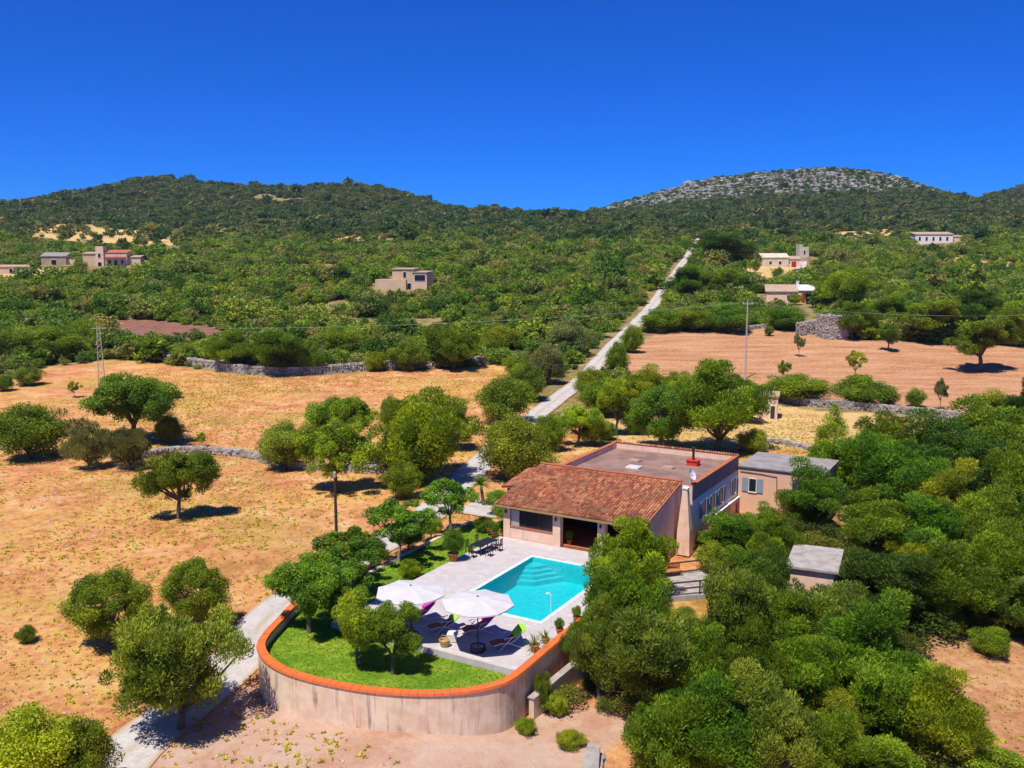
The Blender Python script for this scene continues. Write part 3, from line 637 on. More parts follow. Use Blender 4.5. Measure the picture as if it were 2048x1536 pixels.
MB().tube([(0, 0, -.02), (0, 0, .75)], .03, 6).build('mast', 'metal_dark', dish); MB().tube([(-.05, -.1, .75), (.35, -.35, .8)], .015, 5).build('feed_arm', 'metal_dark', dish)
# wall lanterns on the columns
for x in (.15, 4.62, 8.4): 
    ln = MB().lathe([(.05, 2.02), (.09, 2.08), (.09, 2.26), (.03, 2.34)], 6, x, -.14).build('lantern', 'metal_dark', vil); MB().box(x - .02, x + .02, -.06, 0, 2.2, 2.24).build('bracket', 'metal_dark', ln)
# barbecue chimney by the gable
bq = frame('barbecue_chimney', 'tall tapered plaster barbecue chimney beside the shaded gable', 'chimney', 12.75, 6.4, -1.1)
MB().hexa([(-.55, -.45, 0), (.55, -.45, 0), (.55, .45, 0), (-.55, .45, 0)], [(-.5, -.4, 2.0), (.5, -.4, 2.0), (.5, .4, 2.0), (-.5, .4, 2.0)]).build('hearth', 'plaster_pink', bq)
MB().hexa([(-.5, -.4, 2.002), (.5, -.4, 2.002), (.5, .4, 2.002), (-.5, .4, 2.002)], [(-.2, -.2, 5.3), (.16, -.2, 5.3), (.16, .2, 5.3), (-.2, .2, 5.3)]).build('stack', 'plaster_pink', bq)
MB().box(-.26, .22, -.26, .26, 5.302, 5.4).build('cap', 'plaster_white', bq)
# annex behind on the right
ax = frame('annex', 'low pink annex with grey flat roof at the right end of the villa', 'house', 13.0, 20.0)
MB().box(0, 7.4, 0, 6.5, -2.5, 3.3).build('wall', 'plaster_salmon', ax); MB().box(-.0, 7.6, -.15, 6.7, 3.302, 3.42).build('flat_roof', 'grey_roof', ax)
wnd = MB(); wnd.box(.98, 1.04, -.05, -.002, 1.1, 2.35); wnd.box(1.66, 1.72, -.05, -.002, 1.1, 2.35); wnd.box(1.04, 1.66, -.05, -.002, 2.29, 2.35); wnd.box(.95, 1.75, -.1, -.002, 1.02, 1.098)
wnd = wnd.build('window', 'plaster_white', ax); MB().box(1.04, 1.66, -.02, -.002, 1.1, 2.29).build('pane', 'glass_dark', wnd)
for c_ in (.68, 2.02): MB().box(c_ - .28, c_ + .28, -.08, -.04, 1.08, 2.33).build('shutter', 'shutter_blue', wnd)
MB().tube([(.2, -.06, 2.9), (2.2, -.06, 2.85), (3.5, -.06, 2.75), (3.6, -.06, .2)], .03, 5).build('cable', 'metal_dark', ax)

# ------------------------------------------------------------------ shed right of the terrace
sp = gp(1640, 1205); shed = empty('garden_shed', (20.4, 59.0, float(hg(20.4, 59)) + .2), R(-24), 'small pink shed with flat pale concrete roof among the right-hand trees', 'shed'); shed.scale = (1.25, 1.2, 1.1)
MB().box(-1.1, 1.15, 0, 3.6, -.5, 2.35).build('wall', 'plaster_pink', shed); MB().hexa([(-1.35, -.2, 2.36), (1.4, -.2, 2.36), (1.4, 3.9, 2.46), (-1.35, 3.9, 2.46)], [(-1.35, -.2, 2.5), (1.4, -.2, 2.5), (1.4, 3.9, 2.62), (-1.35, 3.9, 2.62)]).build('roof_slab', 'concrete', shed)
MB().box(1.152, 1.17, .1, 3.5, -.3, 2.3).build('white_side', 'plaster_white', shed)
d_ = MB().box(1.172, 1.2, 1.2, 2.1, 0, 2.0).build('door', 'shutter_blue', shed)

# ------------------------------------------------------------------ lower terrace under pergola poles
pg = gp(1375, 1175); zt = float(hg(pg[0], pg[1])) + .35
pgo = empty('lower_terrace', (pg[0], pg[1], zt), R(8), 'small paved terrace with dark wooden rails below the villa', 'terrace')
MB().box(-2.6, 2.6, -2.4, 2.4, -2, 0).build('paving', 'concrete', pgo)
for y0, y1, z in ((-2.5, -2.0, .95), (-2.5, -2.0, .5), (-.6, .2, .95), (1.3, 2.0, .95)):
    MB().tube([(-2.5, y0, z), (2.6, y1, z + .05)], .06, 6).build('rail', 'wood_dark', pgo)
for x, y in ((-2.4, -2.48), (.1, -2.25), (2.5, -2.02), (-2.4, -.6), (2.5, .2), (-2.4, 1.3), (2.5, 2.0)): MB().tube([(x, y, 0), (x, y, 1.02)], .055, 6).build('post', 'wood_dark', pgo)
def wpt(o, x, y, z=0): c, s = math.cos(o.rotation_euler.z), math.sin(o.rotation_euler.z); return (o.location.x + x * c - y * s, o.location.y + x * s + y * c, o.location.z + z)
bn = empty('bench', wpt(pgo, -.7, 1.5), R(20), 'orange wooden bench on the shaded lower terrace', 'bench')
MB().box(-.8, .8, -.22, .22, .4, .46).build('seat', 'orange_wood', bn); MB().box(-.8, .8, .2, .25, .5, .85).build('backrest', 'orange_wood', bn)
for x in (-.7, .7):
    MB().box(x - .04, x + .04, -.2, .2, 0, .398).build('leg', 'orange_wood', bn)
bc = empty('garden_chair', wpt(pgo, -2.0, 1.2), R(40), 'blue garden chair at the left end of the lower terrace', 'chair')
MB().box(-.3, .3, -.3, .3, .4, .45).build('seat', 'blue_paint', bc); MB().box(-.3, .3, .27, .32, .45, 1.0).build('backrest', 'blue_paint', bc)
for x in (-.26, .26):
    for y in (-.26, .26): MB().box(x - .025, x + .025, y - .025, y + .025, 0, .398).build('leg', 'blue_paint', bc)

# ------------------------------------------------------------------ patio furniture
def umbrella(x, y, label, rot):
    u = frame('parasol', label, 'parasol', x, y, 0, rot, 'white octagonal parasols over the loungers')
    MB().lathe([(.42, 0), (.46, .1), (.44, .3), (.38, .3), (.37, .24)], 16).build('base_tub', 'metal_dark', u); MB().lathe([(.37, .2), (.37, .25)], 14).build('ballast', 'concrete', u)
    MB().tube([(0, 0, .2), (0, 0, 3.2)], .035, 8).build('pole', 'wood_dark', u)
    m = MB(); n = 8; rings = [(0.04, 3.2), (.7, 3.12), (1.4, 3.0), (2.1, 2.86)]
    for i, (r_, z_) in enumerate(rings):
        for j in range(n * 4):
            a_ = 2 * math.pi * j / (n * 4); k_ = j % 4; rr_ = r_ * (math.cos(math.pi / 8) / math.cos(((k_ / 4) - .5) * math.pi / 4)); sag = .05 * math.sin(math.pi * k_ / 4) * (i / 3)
            m.v.append((rr_ * math.cos(a_), rr_ * math.sin(a_), z_ - sag))
    N_ = n * 4
    for i in range(3):
        for j in range(N_): m.f.append((i * N_ + j, i * N_ + (j + 1) % N_, (i + 1) * N_ + (j + 1) % N_, (i + 1) * N_ + j))
    m.f.append(tuple(range(N_))); b0 = 3 * N_; k0 = len(m.v)
    for j in range(N_): x_, y_, z_ = m.v[b0 + j]; m.v.append((x_ * 1.004, y_ * 1.004, z_ - .07))
    for j in range(N_): m.f.append((b0 + j, b0 + (j + 1) % N_, k0 + (j + 1) % N_, k0 + j))
    m.build('canopy', 'canvas', u)
    for j in range(8):
        a_ = 2 * math.pi * j / 8; MB().tube([(.04 * math.cos(a_), .04 * math.sin(a_), 3.15), (2.0 * math.cos(a_), 2.0 * math.sin(a_), 2.84)], .014, 5).build('rib', 'wood_dark', u)
    MB().lathe([(.05, 3.19), (.06, 3.23), (.01, 3.28)], 8).build('finial', 'wood_dark', u)
umbrella(5.15, -19.5, 'white octagonal parasol nearer the lawn trees, left of the pair', .2)
umbrella(9.45, -19.0, 'white octagonal parasol overlapping the near pool corner', .35)
def lounger(x, y, rz, cush, label):
    L = frame('sun_lounger', label, 'sun lounger', x, y, 0, rz, 'sun loungers by the parasols'); L.scale = (1.3, 1.2, 1.15)
    prof = [(-.85, .36), (-.45, .42), (-.05, .34), (.3, .5), (.78, .92)]
    m = MB()
    for k_ in range(len(prof) - 1):
        (y0, z0), (y1, z1) = prof[k_], prof[k_ + 1]; m.hexa([(-.27, y0, z0 - .012), (.27, y0, z0 - .012), (.27, y1, z1 - .012), (-.27, y1, z1 - .012)], [(-.27, y0, z0 + .012), (.27, y0, z0 + .012), (.27, y1, z1 + .012), (-.27, y1, z1 + .012)])
    m.build('sling', 'sling', L)
    for s_ in (-.3, .3):
        MB().tube([(s_, a_, b_) for a_, b_ in prof], .022, 6).build('side_rail', 'metal_white', L)
        MB().tube([(s_ * 1.08, -.62, .0), (s_ * 1.08, .05, .62), (s_ * 1.08, .2, .66)], .02, 6).build('leg', 'metal_white', L)
        MB().tube([(s_ * 1.08, .62, .0), (s_ * 1.08, -.1, .4), (s_ * 1.08, -.35, .64), (s_ * 1.08, .3, .66)], .02, 6).build('leg', 'metal_white', L)
    MB().tube([(-.32, -.62, .02), (.32, -.62, .02)], .02, 6).build('foot_bar', 'metal_white', L); MB().tube([(-.32, .62, .02), (.32, .62, .02)], .02, 6).build('foot_bar', 'metal_white', L)
    m = MB(); m.hexa([(-.33, .34, .57), (.33, .34, .57), (.33, .86, 1.02), (-.33, .86, 1.02)], [(-.27, .36, .68), (.27, .36, .68), (.27, .8, 1.1), (-.27, .8, 1.1)]); m.build('head_cushion', cush, L)
lounger(4.0, -17.2, -.5, 'cushion_pink', 'red-brown sun lounger with pink cushion at the left, beside the lawn trees')
lounger(6.3, -17.7, -.62, 'cushion_green', 'white-framed red-brown lounger with green cushion beside the straw basket')
lounger(8.2, -17.0, -.55, 'cushion_pink', 'red-brown sun lounger with pink cushion between two green-cushioned ones')
lounger(10.7, -17.8, -.62, 'cushion_green', 'white-framed red-brown lounger with green cushion nearest the orange coping')
bk = frame('straw_basket', 'straw basket on the patio edge between the loungers', 'basket', 7.5, -19.5); MB().lathe([(.22, 0), (.3, .25), (.33, .42), (.28, .42), (.26, .3)], 12).build('basket_body', 'straw', bk)
MB().tube([(-.28, 0, .4), (-.15, 0, .66), (.15, 0, .66), (.28, 0, .4)], .02, 5).build('handle', 'straw', bk)
tw_ = frame('towel', 'pale towel hanging from a stool between the loungers', 'towel', 7.45, -18.6, 0, .4); MB().hexa([(-.3, -.25, .42), (.3, -.25, .42), (.3, .3, .46), (-.3, .3, .46)], [(-.3, -.25, .47), (.3, -.25, .47), (.3, .3, .5), (-.3, .3, .5)]).build('towel_top', 'towel', tw_); MB().hexa([(-.3, -.3, .05), (.28, -.32, .05), (.28, -.27, .05), (-.3, -.25, .05)], [(-.3, -.3, .47), (.3, -.3, .47), (.3, -.255, .47), (-.3, -.255, .47)]).build('towel_fold', 'towel', tw_)
for s_ in (-.2, .2): MB().box(s_ - .03, s_ + .03, -.15, .2, 0, .42).build('stool_leg', 'wood_dark', tw_)
# dining table and chairs at the far left of the patio
tb = frame('dining_table', 'dark outdoor dining table on the patio corner beside the lawn', 'table', .45, -3.9, 0, -.1)
MB().box(-.5, .5, -1.1, 1.1, .7, .75).build('tabletop', 'metal_dark', tb)
for x in (-.42, .42):
    for y in (-1.0, 1.0): MB().box(x - .03, x + .03, y - .03, y + .03, 0, .698).build('leg', 'metal_dark', tb)
def chair(x, y, rz, label):
    c = frame('dining_chair', label, 'chair', x, y, 0, rz, 'chairs around the patio table')
    MB().box(-.23, .23, -.23, .23, .43, .46).build('seat', 'wood_dark', c)
    for k_ in range(4): MB().box(-.2 + k_ * .12, -.16 + k_ * .12, .2, .23, .46, .9).build('back_slat', 'wood_dark', c)
    MB().box(-.23, .23, .195, .235, .9, .96).build('back_rail', 'wood_dark', c)
    for a_ in (-.2, .2):
        for b_ in (-.2, .2): MB().box(a_ - .02, a_ + .02, b_ - .02, b_ + .02, 0, .428).build('leg', 'metal_dark', c)
for y in (-4.6, -3.2):
    chair(1.35, y, -1.5, 'dark slatted chair on the pool side of the patio table, ' + ('nearer the parasols' if y < -4 else 'nearer the villa')); chair(-.45 + .02, y, 1.5, 'dark slatted chair on the lawn side of the patio table, ' + ('nearer the big pot' if y < -4 else 'nearer the villa'))
chair(.45, -5.5, 3.1, 'dark slatted chair at the near end of the patio table'); chair(.45, -2.3, 0, 'dark slatted chair at the villa end of the patio table')

# ------------------------------------------------------------------ vegetation prototypes (meshes shared by many trees)
def unit(v): return v / np.maximum(np.linalg.norm(v, axis=-1, keepdims=True), 1e-6)
def clumps(kind, rg):
    def ell(n, cz, rx, rz, r0, r1, inner=.55):
        d = unit(rg.normal(size=(n, 3))); k = rg.uniform(inner, 1, (n, 1)); c = d * k * np.array([rx, rx, rz]) + [0, 0, cz]; return c, rg.uniform(r0, r1, n)
    if kind in ('oak', 'wild'):
        nl, cz, rx, rz = (7, .58, .33, .24) if kind == 'oak' else (9, .5, .27, .3); lr = rg.uniform(.55, 1.25, nl)
        lob, _ = ell(nl, cz, rx, rz, 0, 1, .55); n = 80; c = np.vstack([lob[i % nl] + unit(rg.normal(size=(1, 3))) * [.18, .18, .15] * rg.uniform(.4, 1.15) * lr[i % nl] for i in range(n)]); r = rg.uniform(.035, .10, n)
        c2, r2 = ell(26, cz, rx * .8, rz * .8, .06, .12) if kind == 'wild' else ell(16, cz, rx * .7, rz * .7, .06, .11); c = np.vstack([c, c2])
        if kind == 'wild': c[:40:2, 2] += rg.uniform(0, .09, 20); c[:40:2, :2] *= 1.04; r[:40:2] *= 1.25
        c[:, 2] = np.maximum(c[:, 2], .1); return c, np.append(r, r2)
    if kind == 'round': return ell(90, .53, .38, .36, .06, .12, .72)
    if kind == 'bush':
        c, r = ell(80, .42, .37, .34, .06, .15, .5); c[:, 2] = np.maximum(c[:, 2], .1); return c, r
    if kind == 'sparse':
        c, r = ell(34, .64, .4, .28, .045, .095, .4); return c, r
    if kind == 'feather':
        c, r = ell(60, .45, .34, .38, .06, .12, .4); c[:, 2] = np.maximum(c[:, 2], .15); return c, r
    if kind == 'conifer':
        z = rg.uniform(.12, .98, 60); a = rg.uniform(0, 6.283, 60); rr = .42 * (1 - z) ** .8 * rg.uniform(.5, 1, 60)
        return np.column_stack([rr * np.cos(a), rr * np.sin(a), z]), .05 + .09 * (1 - z)
def crown(seed, kind, n, leaf):
    rg = np.random.default_rng(seed); C, r = clumps(kind, rg); off = rg.normal(0, .3, len(C))
    k = rg.choice(len(C), n, p=r ** 2 / (r ** 2).sum()); d = unit(rg.normal(size=(n, 3)) + [0, 0, .25])
    pos = C[k] + d * (r[k] * (.35 + .75 * rg.uniform(0, 1, n) ** .6))[:, None]
    if kind == 'feather':
        ax = unit(d * .5 + rg.normal(0, .25, (n, 3)) + [0, 0, 1.2]); nrm = unit(np.cross(ax, rg.normal(size=(n, 3)))); a = ax; s1, s2 = 2.1, .28
    elif kind == 'wild':
        ax = unit(d * .7 + rg.normal(0, .45, (n, 3)) + [0, 0, .75]); nrm = unit(np.cross(ax, np.cross(d + rg.normal(0, .6, (n, 3)), ax))); a = ax; s1, s2 = 1.5, .42
    else:
        nrm = unit(d + rg.normal(0, .75, (n, 3))); a = unit(np.cross(nrm, rg.normal(size=(n, 3)))); s1, s2 = 1.1, .5
    b = np.cross(nrm, a); s = leaf * rg.uniform(.55, 1.35, (n, 1)) * .5
    V = np.stack([pos - a * s * s1, pos + b * s * s2, pos + a * s * s1, pos - b * s * s2], 1).reshape(-1, 3)
    q0, q1 = np.percentile(V, 1, 0), np.percentile(V, 99, 0); V[:, :2] = (V[:, :2] - (q0 + q1)[:2] / 2) / (q1 - q0)[:2]; V[:, 2] = V[:, 2] / q1[2]
    C = C.copy(); C[:, :2] = (C[:, :2] - (q0 + q1)[:2] / 2) / (q1 - q0)[:2]; C[:, 2] /= q1[2]
    V[:, 2] = np.maximum(V[:, 2], .005)
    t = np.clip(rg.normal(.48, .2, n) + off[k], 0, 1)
    me = npmesh('crown_' + kind, V, 4, t); me.materials.append(MATS['leaf']); return me, C
def trunk(seed, C, kind, mat):
    rr = random.Random(seed); m = MB(); fork = {'oak': .28, 'wild': .15, 'round': .2, 'bush': .1, 'sparse': .3, 'feather': .1, 'conifer': .5}[kind]; r0 = {'sparse': .026, 'conifer': .02}.get(kind, .034)
    top = (rr.uniform(-.05, .05), rr.uniform(-.05, .05), fork)
    m.tube([(0, 0, -.05), (0, 0, .0), (top[0] * .5, top[1] * .4, fork * .55), top], [r0 * 1.5, r0 * 1.25, r0, r0 * .85], 7)
    for c in sorted([tuple(c) for c in C], key=lambda c: rr.random())[:9 if kind != 'conifer' else 3]:
        mid = tuple((a + b) / 2 + rr.uniform(-.03, .03) for a, b in zip(top, c)); m.tube([top, mid, c], [r0 * .7, r0 * .38, r0 * .12], 5)
    me = m.mesh('trunk_' + kind, True); me.materials.append(MATS[mat]); return me
PROTO = {}
for kind, cnt, nl, lf in (('oak', 3, 38000, .0225), ('wild', 4, 50000, .0205), ('round', 2, 34000, .023), ('bush', 4, 28000, .0245), ('sparse', 3, 9000, .033), ('feather', 2, 18000, .026), ('conifer', 1, 12000, .024)):
    PROTO[kind] = []
    for i in range(cnt):
        c_me, C = crown(100 + i * 7 + len(kind) * 31, kind, nl, lf); PROTO[kind].append((c_me, trunk(i + 3, C, kind, 'pale_bark' if kind in ('sparse', 'feather') else 'bark')))
GREEN = {'mid': (.175, .275, .014), 'dark': (.08, .165, .018), 'bright': (.27, .36, .016), 'olive': (.19, .265, .03), 'grey': (.20, .23, .08), 'yellow': (.32, .38, .022), 'lush': (.135, .265, .016), 'lane': (.27, .33, .035)}
NTREE = [0]
def px_m(P): return F / (P[1] * math.cos(PITCH) - (P[2] - CAMH) * math.sin(PITCH))
def tree(u, v, wpx, hpx, kind, tone, label, group=None, name=None, cat=None, P=None):
    P = gp(u, v) if P is None else np.array(P); s = px_m(P); w_, h_ = wpx / s * .95, hpx / s * 1.0
    name = name or {'bush': 'shrub', 'feather': 'tall_shrub', 'conifer': 'conifer'}.get(kind, 'tree'); cat = cat or ('shrub' if kind in ('bush', 'feather') else 'tree')
    i = NTREE[0]; NTREE[0] += 1; rg = random.Random(i * 13 + 5)
    e_ = empty(name, (P[0], P[1], P[2] - .03), rg.uniform(0, 6.28), label, cat, group); e_.scale = (w_ * rg.uniform(.97, 1.06), w_ * rg.uniform(.9, 1.1), h_)
    cm, tm = PROTO[kind][i % len(PROTO[kind])]
    link('trunk', tm, None, e_); c = link('crown', cm, None, e_)
    g = GREEN[tone]; j = rg.uniform(.84, 1.16); c.color = (g[0] * j * rg.uniform(.92, 1.1), g[1] * j, g[2] * j, 1); return e_
def loc_xyz(x, y, z): X, Y = to_world(y, x); return (X, Y, z)

T = [
 # left foreground
 (62, 1612, 190, 195, 'bush', 'bright', 'large yellow-green shrub in the bottom left corner', None),
 (168, 1600, 118, 165, 'bush', 'bright', 'smaller yellow-green shrub right of the bottom left corner shrub', None),
 (362, 1458, 238, 238, 'wild', 'lane', 'broad yellow-green tree overhanging the gravel lane', None),
 (222, 1288, 140, 142, 'round', 'bright', 'round bright green tree on the stubble with its shadow below', None),
 (395, 1258, 122, 138, 'round', 'mid', 'rounded darker tree directly behind the lane-side yellow-green tree', None),
 (357, 1037, 128, 132, 'oak', 'mid', 'lone tree with short dark trunk in the near stubble field', None),
 (398, 955, 55, 52, 'bush', 'mid', 'small shrub behind the lone tree in the near stubble field', None),
 (262, 888, 168, 132, 'oak', 'lush', 'wide umbrella-shaped dark green tree above the near field wall', None),
 (62, 918, 135, 106, 'bush', 'mid', 'large rounded shrub at the left edge beside the near field', None),
 (176, 938, 88, 98, 'feather', 'grey', 'tall grey-green shrub left of the wide umbrella-shaped tree trunk', None),
 (258, 940, 82, 84, 'feather', 'grey', 'tall grey-green shrub in front of the wide umbrella-shaped tree', None),
 (338, 885, 50, 55, 'bush', 'olive', 'small grey-green shrub at the right foot of the umbrella-shaped tree', None),
 (570, 940, 96, 94, 'bush', 'olive', 'rounded shrub on the near stone wall, mid left', None),
 (685, 925, 142, 130, 'oak', 'mid', 'dark green tree behind the trunked tree on the near stone wall', None),
 (674, 986, 128, 142, 'oak', 'bright', 'bright green tree with dark trunk and round shadow above the garden pole', None),
 (782, 868, 44, 74, 'bush', 'mid', 'narrow dark shrub left behind the big lane-side tree', None),
 (852, 962, 185, 164, 'wild', 'bright', 'big spreading tree left of the lane above the garden', None),
 (905, 900, 80, 95, 'wild', 'mid', 'dark tree at the right shoulder of the big lane-side tree', None),
 (808, 998, 66, 70, 'bush', 'bright', 'low bright shrub below the big spreading lane-side tree', None),
 (820, 962, 130, 92, 'bush', 'dark', 'dark undergrowth shrub at the foot of the big lane-side tree', None),
 (352, 796, 26, 14, 'bush', 'mid', 'tiny green shrub alone in the middle stubble field', None),
 (404, 895, 24, 30, 'sparse', 'bright', 'small young tree just above the near stone wall', None),
 (55, 770, 52, 34, 'bush', 'olive', 'low shrub on rubble near the left edge of the middle field', None),
 (8, 782, 36, 32, 'bush', 'mid', 'small dark shrub cut by the left edge of the middle field', None),
 (148, 795, 26, 32, 'sparse', 'bright', 'small pale sapling left in the middle stubble field', None),
 (55, 1285, 34, 36, 'bush', 'olive', 'little weed shrub in the stubble at the far left', None),
 # far stone wall row
 (25, 730, 100, 78, 'bush', 'olive', 'shrub at the left end of the far stone wall', None), (105, 722, 96, 66, 'bush', 'mid', 'shrub second from left on the far stone wall', None),
 (168, 706, 70, 62, 'bush', 'mid', 'shrub left of the lattice mast on the far stone wall', None), (314, 720, 46, 46, 'bush', 'mid', 'small rounded shrub right of the lattice mast on the far stone wall', None),
 (370, 724, 48, 38, 'bush', 'olive', 'low shrub on the far stone wall below the brown plot', None), (474, 738, 92, 74, 'wild', 'mid', 'bushy tree on the far stone wall, left of the broad pair', None),
 (560, 748, 112, 82, 'wild', 'lush', 'broad tree on the far stone wall, right of the pair', None), (618, 748, 52, 66, 'bush', 'mid', 'narrow shrub touching the broad dark wall tree', None),
 (752, 742, 42, 38, 'bush', 'bright', 'small yellowish shrub in front of the far stone wall', None), (815, 740, 76, 60, 'bush', 'mid', 'bushy tree on the far stone wall, centre', None),
 (908, 738, 104, 84, 'wild', 'mid', 'wide dark tree on the far stone wall near its right end', None), (430, 715, 50, 40, 'bush', 'mid', 'shrub behind the far stone wall beside the dark wall tree', None),
 (690, 712, 90, 54, 'bush', 'bright', 'bright shrub just behind the far stone wall, centre', None), (1000, 712, 80, 56, 'bush', 'bright', 'bright shrub behind the right end of the far stone wall', None),
 # along the lane
 (1008, 848, 108, 90, 'bush', 'mid', 'large shrub left of the lane below the bend', None), (1052, 802, 72, 70, 'bush', 'mid', 'dark shrub left of the lane above the large roadside shrub', None),
 (1040, 766, 60, 56, 'bush', 'bright', 'green shrub left of the lane at the end of the far wall', None), (1092, 768, 72, 74, 'bush', 'grey', 'greyish shrub left of the lane halfway up', None),
 (1140, 712, 80, 70, 'bush', 'grey', 'grey-green tree left of the upper lane', None),
 (1233, 748, 44, 62, 'bush', 'mid', 'upright shrub on the right verge beside the pink field', None), (1266, 706, 38, 54, 'bush', 'mid', 'narrow shrub on the right verge at the pink field corner', None),
 (1180, 800, 60, 62, 'bush', 'bright', 'shrub on the right verge opposite the large roadside shrub', None),
 # around the villa, behind
 (1032, 962, 132, 124, 'bush', 'yellow', 'big yellow-green shrub at the left end of the villa', None), (1102, 902, 66, 72, 'bush', 'mid', 'dark shrub between the yellow-green shrub and the orchard tree', None),
 (1156, 893, 84, 80, 'oak', 'bright', 'orchard tree with round shadow left behind the villa', None), (1232, 872, 74, 112, 'oak', 'bright', 'slim orchard tree behind the villa roof', None),
 (1205, 832, 84, 72, 'bush', 'mid', 'shrub behind the orchard trees beside the lane', None), (1285, 826, 130, 86, 'wild', 'bright', 'wide light green tree behind the villa at the pink field edge', None),
 (1326, 898, 128, 122, 'round', 'lush', 'dense dark round tree directly behind the flat roof', None), (1432, 904, 176, 178, 'wild', 'mid', 'largest leafy tree behind the villa', None),
 (1490, 845, 70, 90, 'wild', 'lush', 'green tree at the right shoulder of the largest tree behind the villa', None), (1380, 830, 90, 84, 'wild', 'bright', 'green tree between the round tree and the largest tree', None),
 (1215, 880, 36, 34, 'bush', 'dark', 'small dark shrub between the orchard trees', None), (1505, 905, 60, 46, 'bush', 'yellow', 'yellowish shrub right behind the villa by the annex roof', None),
 # pink field
 (1590, 803, 126, 52, 'bush', 'mid', 'long low hedge shrub on the right-hand field wall', None), (1722, 814, 110, 62, 'bush', 'mid', 'broad shrub on the right-hand field wall', None),
 (1776, 812, 40, 32, 'bush', 'olive', 'small shrub beside the broad shrub on the right-hand wall', None), (1830, 814, 40, 36, 'bush', 'mid', 'small rounded shrub at the pink field edge, right', None),
 (1880, 820, 26, 62, 'sparse', 'grey', 'thin grey sapling at the near edge of the pink field', None), (1565, 762, 26, 40, 'sparse', 'mid', 'small sapling near the tall pale pole in the pink field', None),
 (1709, 758, 38, 56, 'sparse', 'yellow', 'yellowish sapling in the middle of the pink field', None), (1598, 714, 22, 46, 'sparse', 'grey', 'thin bare sapling in the pink field below the stone ruin', None),
 (1776, 702, 44, 54, 'oak', 'lush', 'small dark tree in the pink field', None), (1962, 742, 124, 104, 'oak', 'mid', 'spreading tree with leaning trunk in the pink field, right', None),
 (1538, 672, 18, 20, 'bush', 'olive', 'tiny shrub at the far edge of the pink field', None),
 (1320, 664, 72, 46, 'bush', 'lush', 'dark hedge shrub at the left far corner of the pink field', None), (1385, 662, 84, 48, 'bush', 'mid', 'hedge shrub second from left above the pink field', None),
 (1450, 664, 90, 52, 'bush', 'lush', 'hedge shrub left of the tall pale pole above the pink field', None), (1570, 660, 70, 48, 'bush', 'lush', 'dark shrub left of the stone ruin below the red-shuttered house', None),
 (1705, 678, 86, 70, 'wild', 'mid', 'tree right of the square stone ruin', None), (1690, 620, 110, 78, 'wild', 'bright', 'large bright green tree right of the red-shuttered house', None),
 (1775, 668, 96, 76, 'wild', 'mid', 'tree behind the small dark tree of the pink field', None), (1862, 684, 120, 84, 'oak', 'mid', 'tree with pale limbs behind the pink field', None),
 (1945, 668, 130, 84, 'wild', 'dark', 'dark tree behind the leaning tree of the pink field', None), (2032, 690, 100, 90, 'wild', 'mid', 'tree at the right edge behind the pink field', None),
 (1375, 596, 84, 62, 'wild', 'lush', 'dark tree right of the upper lane', None), (1436, 598, 70, 56, 'wild', 'mid', 'green tree left of the red-shuttered house', None), (1490, 602, 60, 46, 'wild', 'dark', 'dark tree touching the left end of the red-shuttered house', None),
 (1448, 528, 112, 60, 'wild', 'dark', 'large dark tree at the top of the lane', None), (1590, 610, 26, 22, 'round', 'bright', 'clipped round bush in front of the red-shuttered house', None),
 (966, 428, 16, 15, 'oak', 'dark', 'lone pine on the skyline saddle, left of the pair', None), (988, 428, 22, 19, 'oak', 'dark', 'broader lone pine on the skyline saddle, right of the pair', None),
 (1190, 890, 60, 56, 'bush', 'bright', 'light green shrub between the two orchard trees', None), (1268, 868, 64, 70, 'bush', 'mid', 'bushy shrub left of the dense dark round tree', None), (1340, 812, 90, 62, 'wild', 'mid', 'green tree behind the dense dark round tree at the pink field edge', None),
 (1465, 634, 120, 26, 'bush', 'lush', 'clipped hedge in front of the red-shuttered house terrace', None),
]
for u, v, w_, h_, k_, tn, lb, gr in T: tree(u, v, w_, h_, k_, tn, lb, gr)
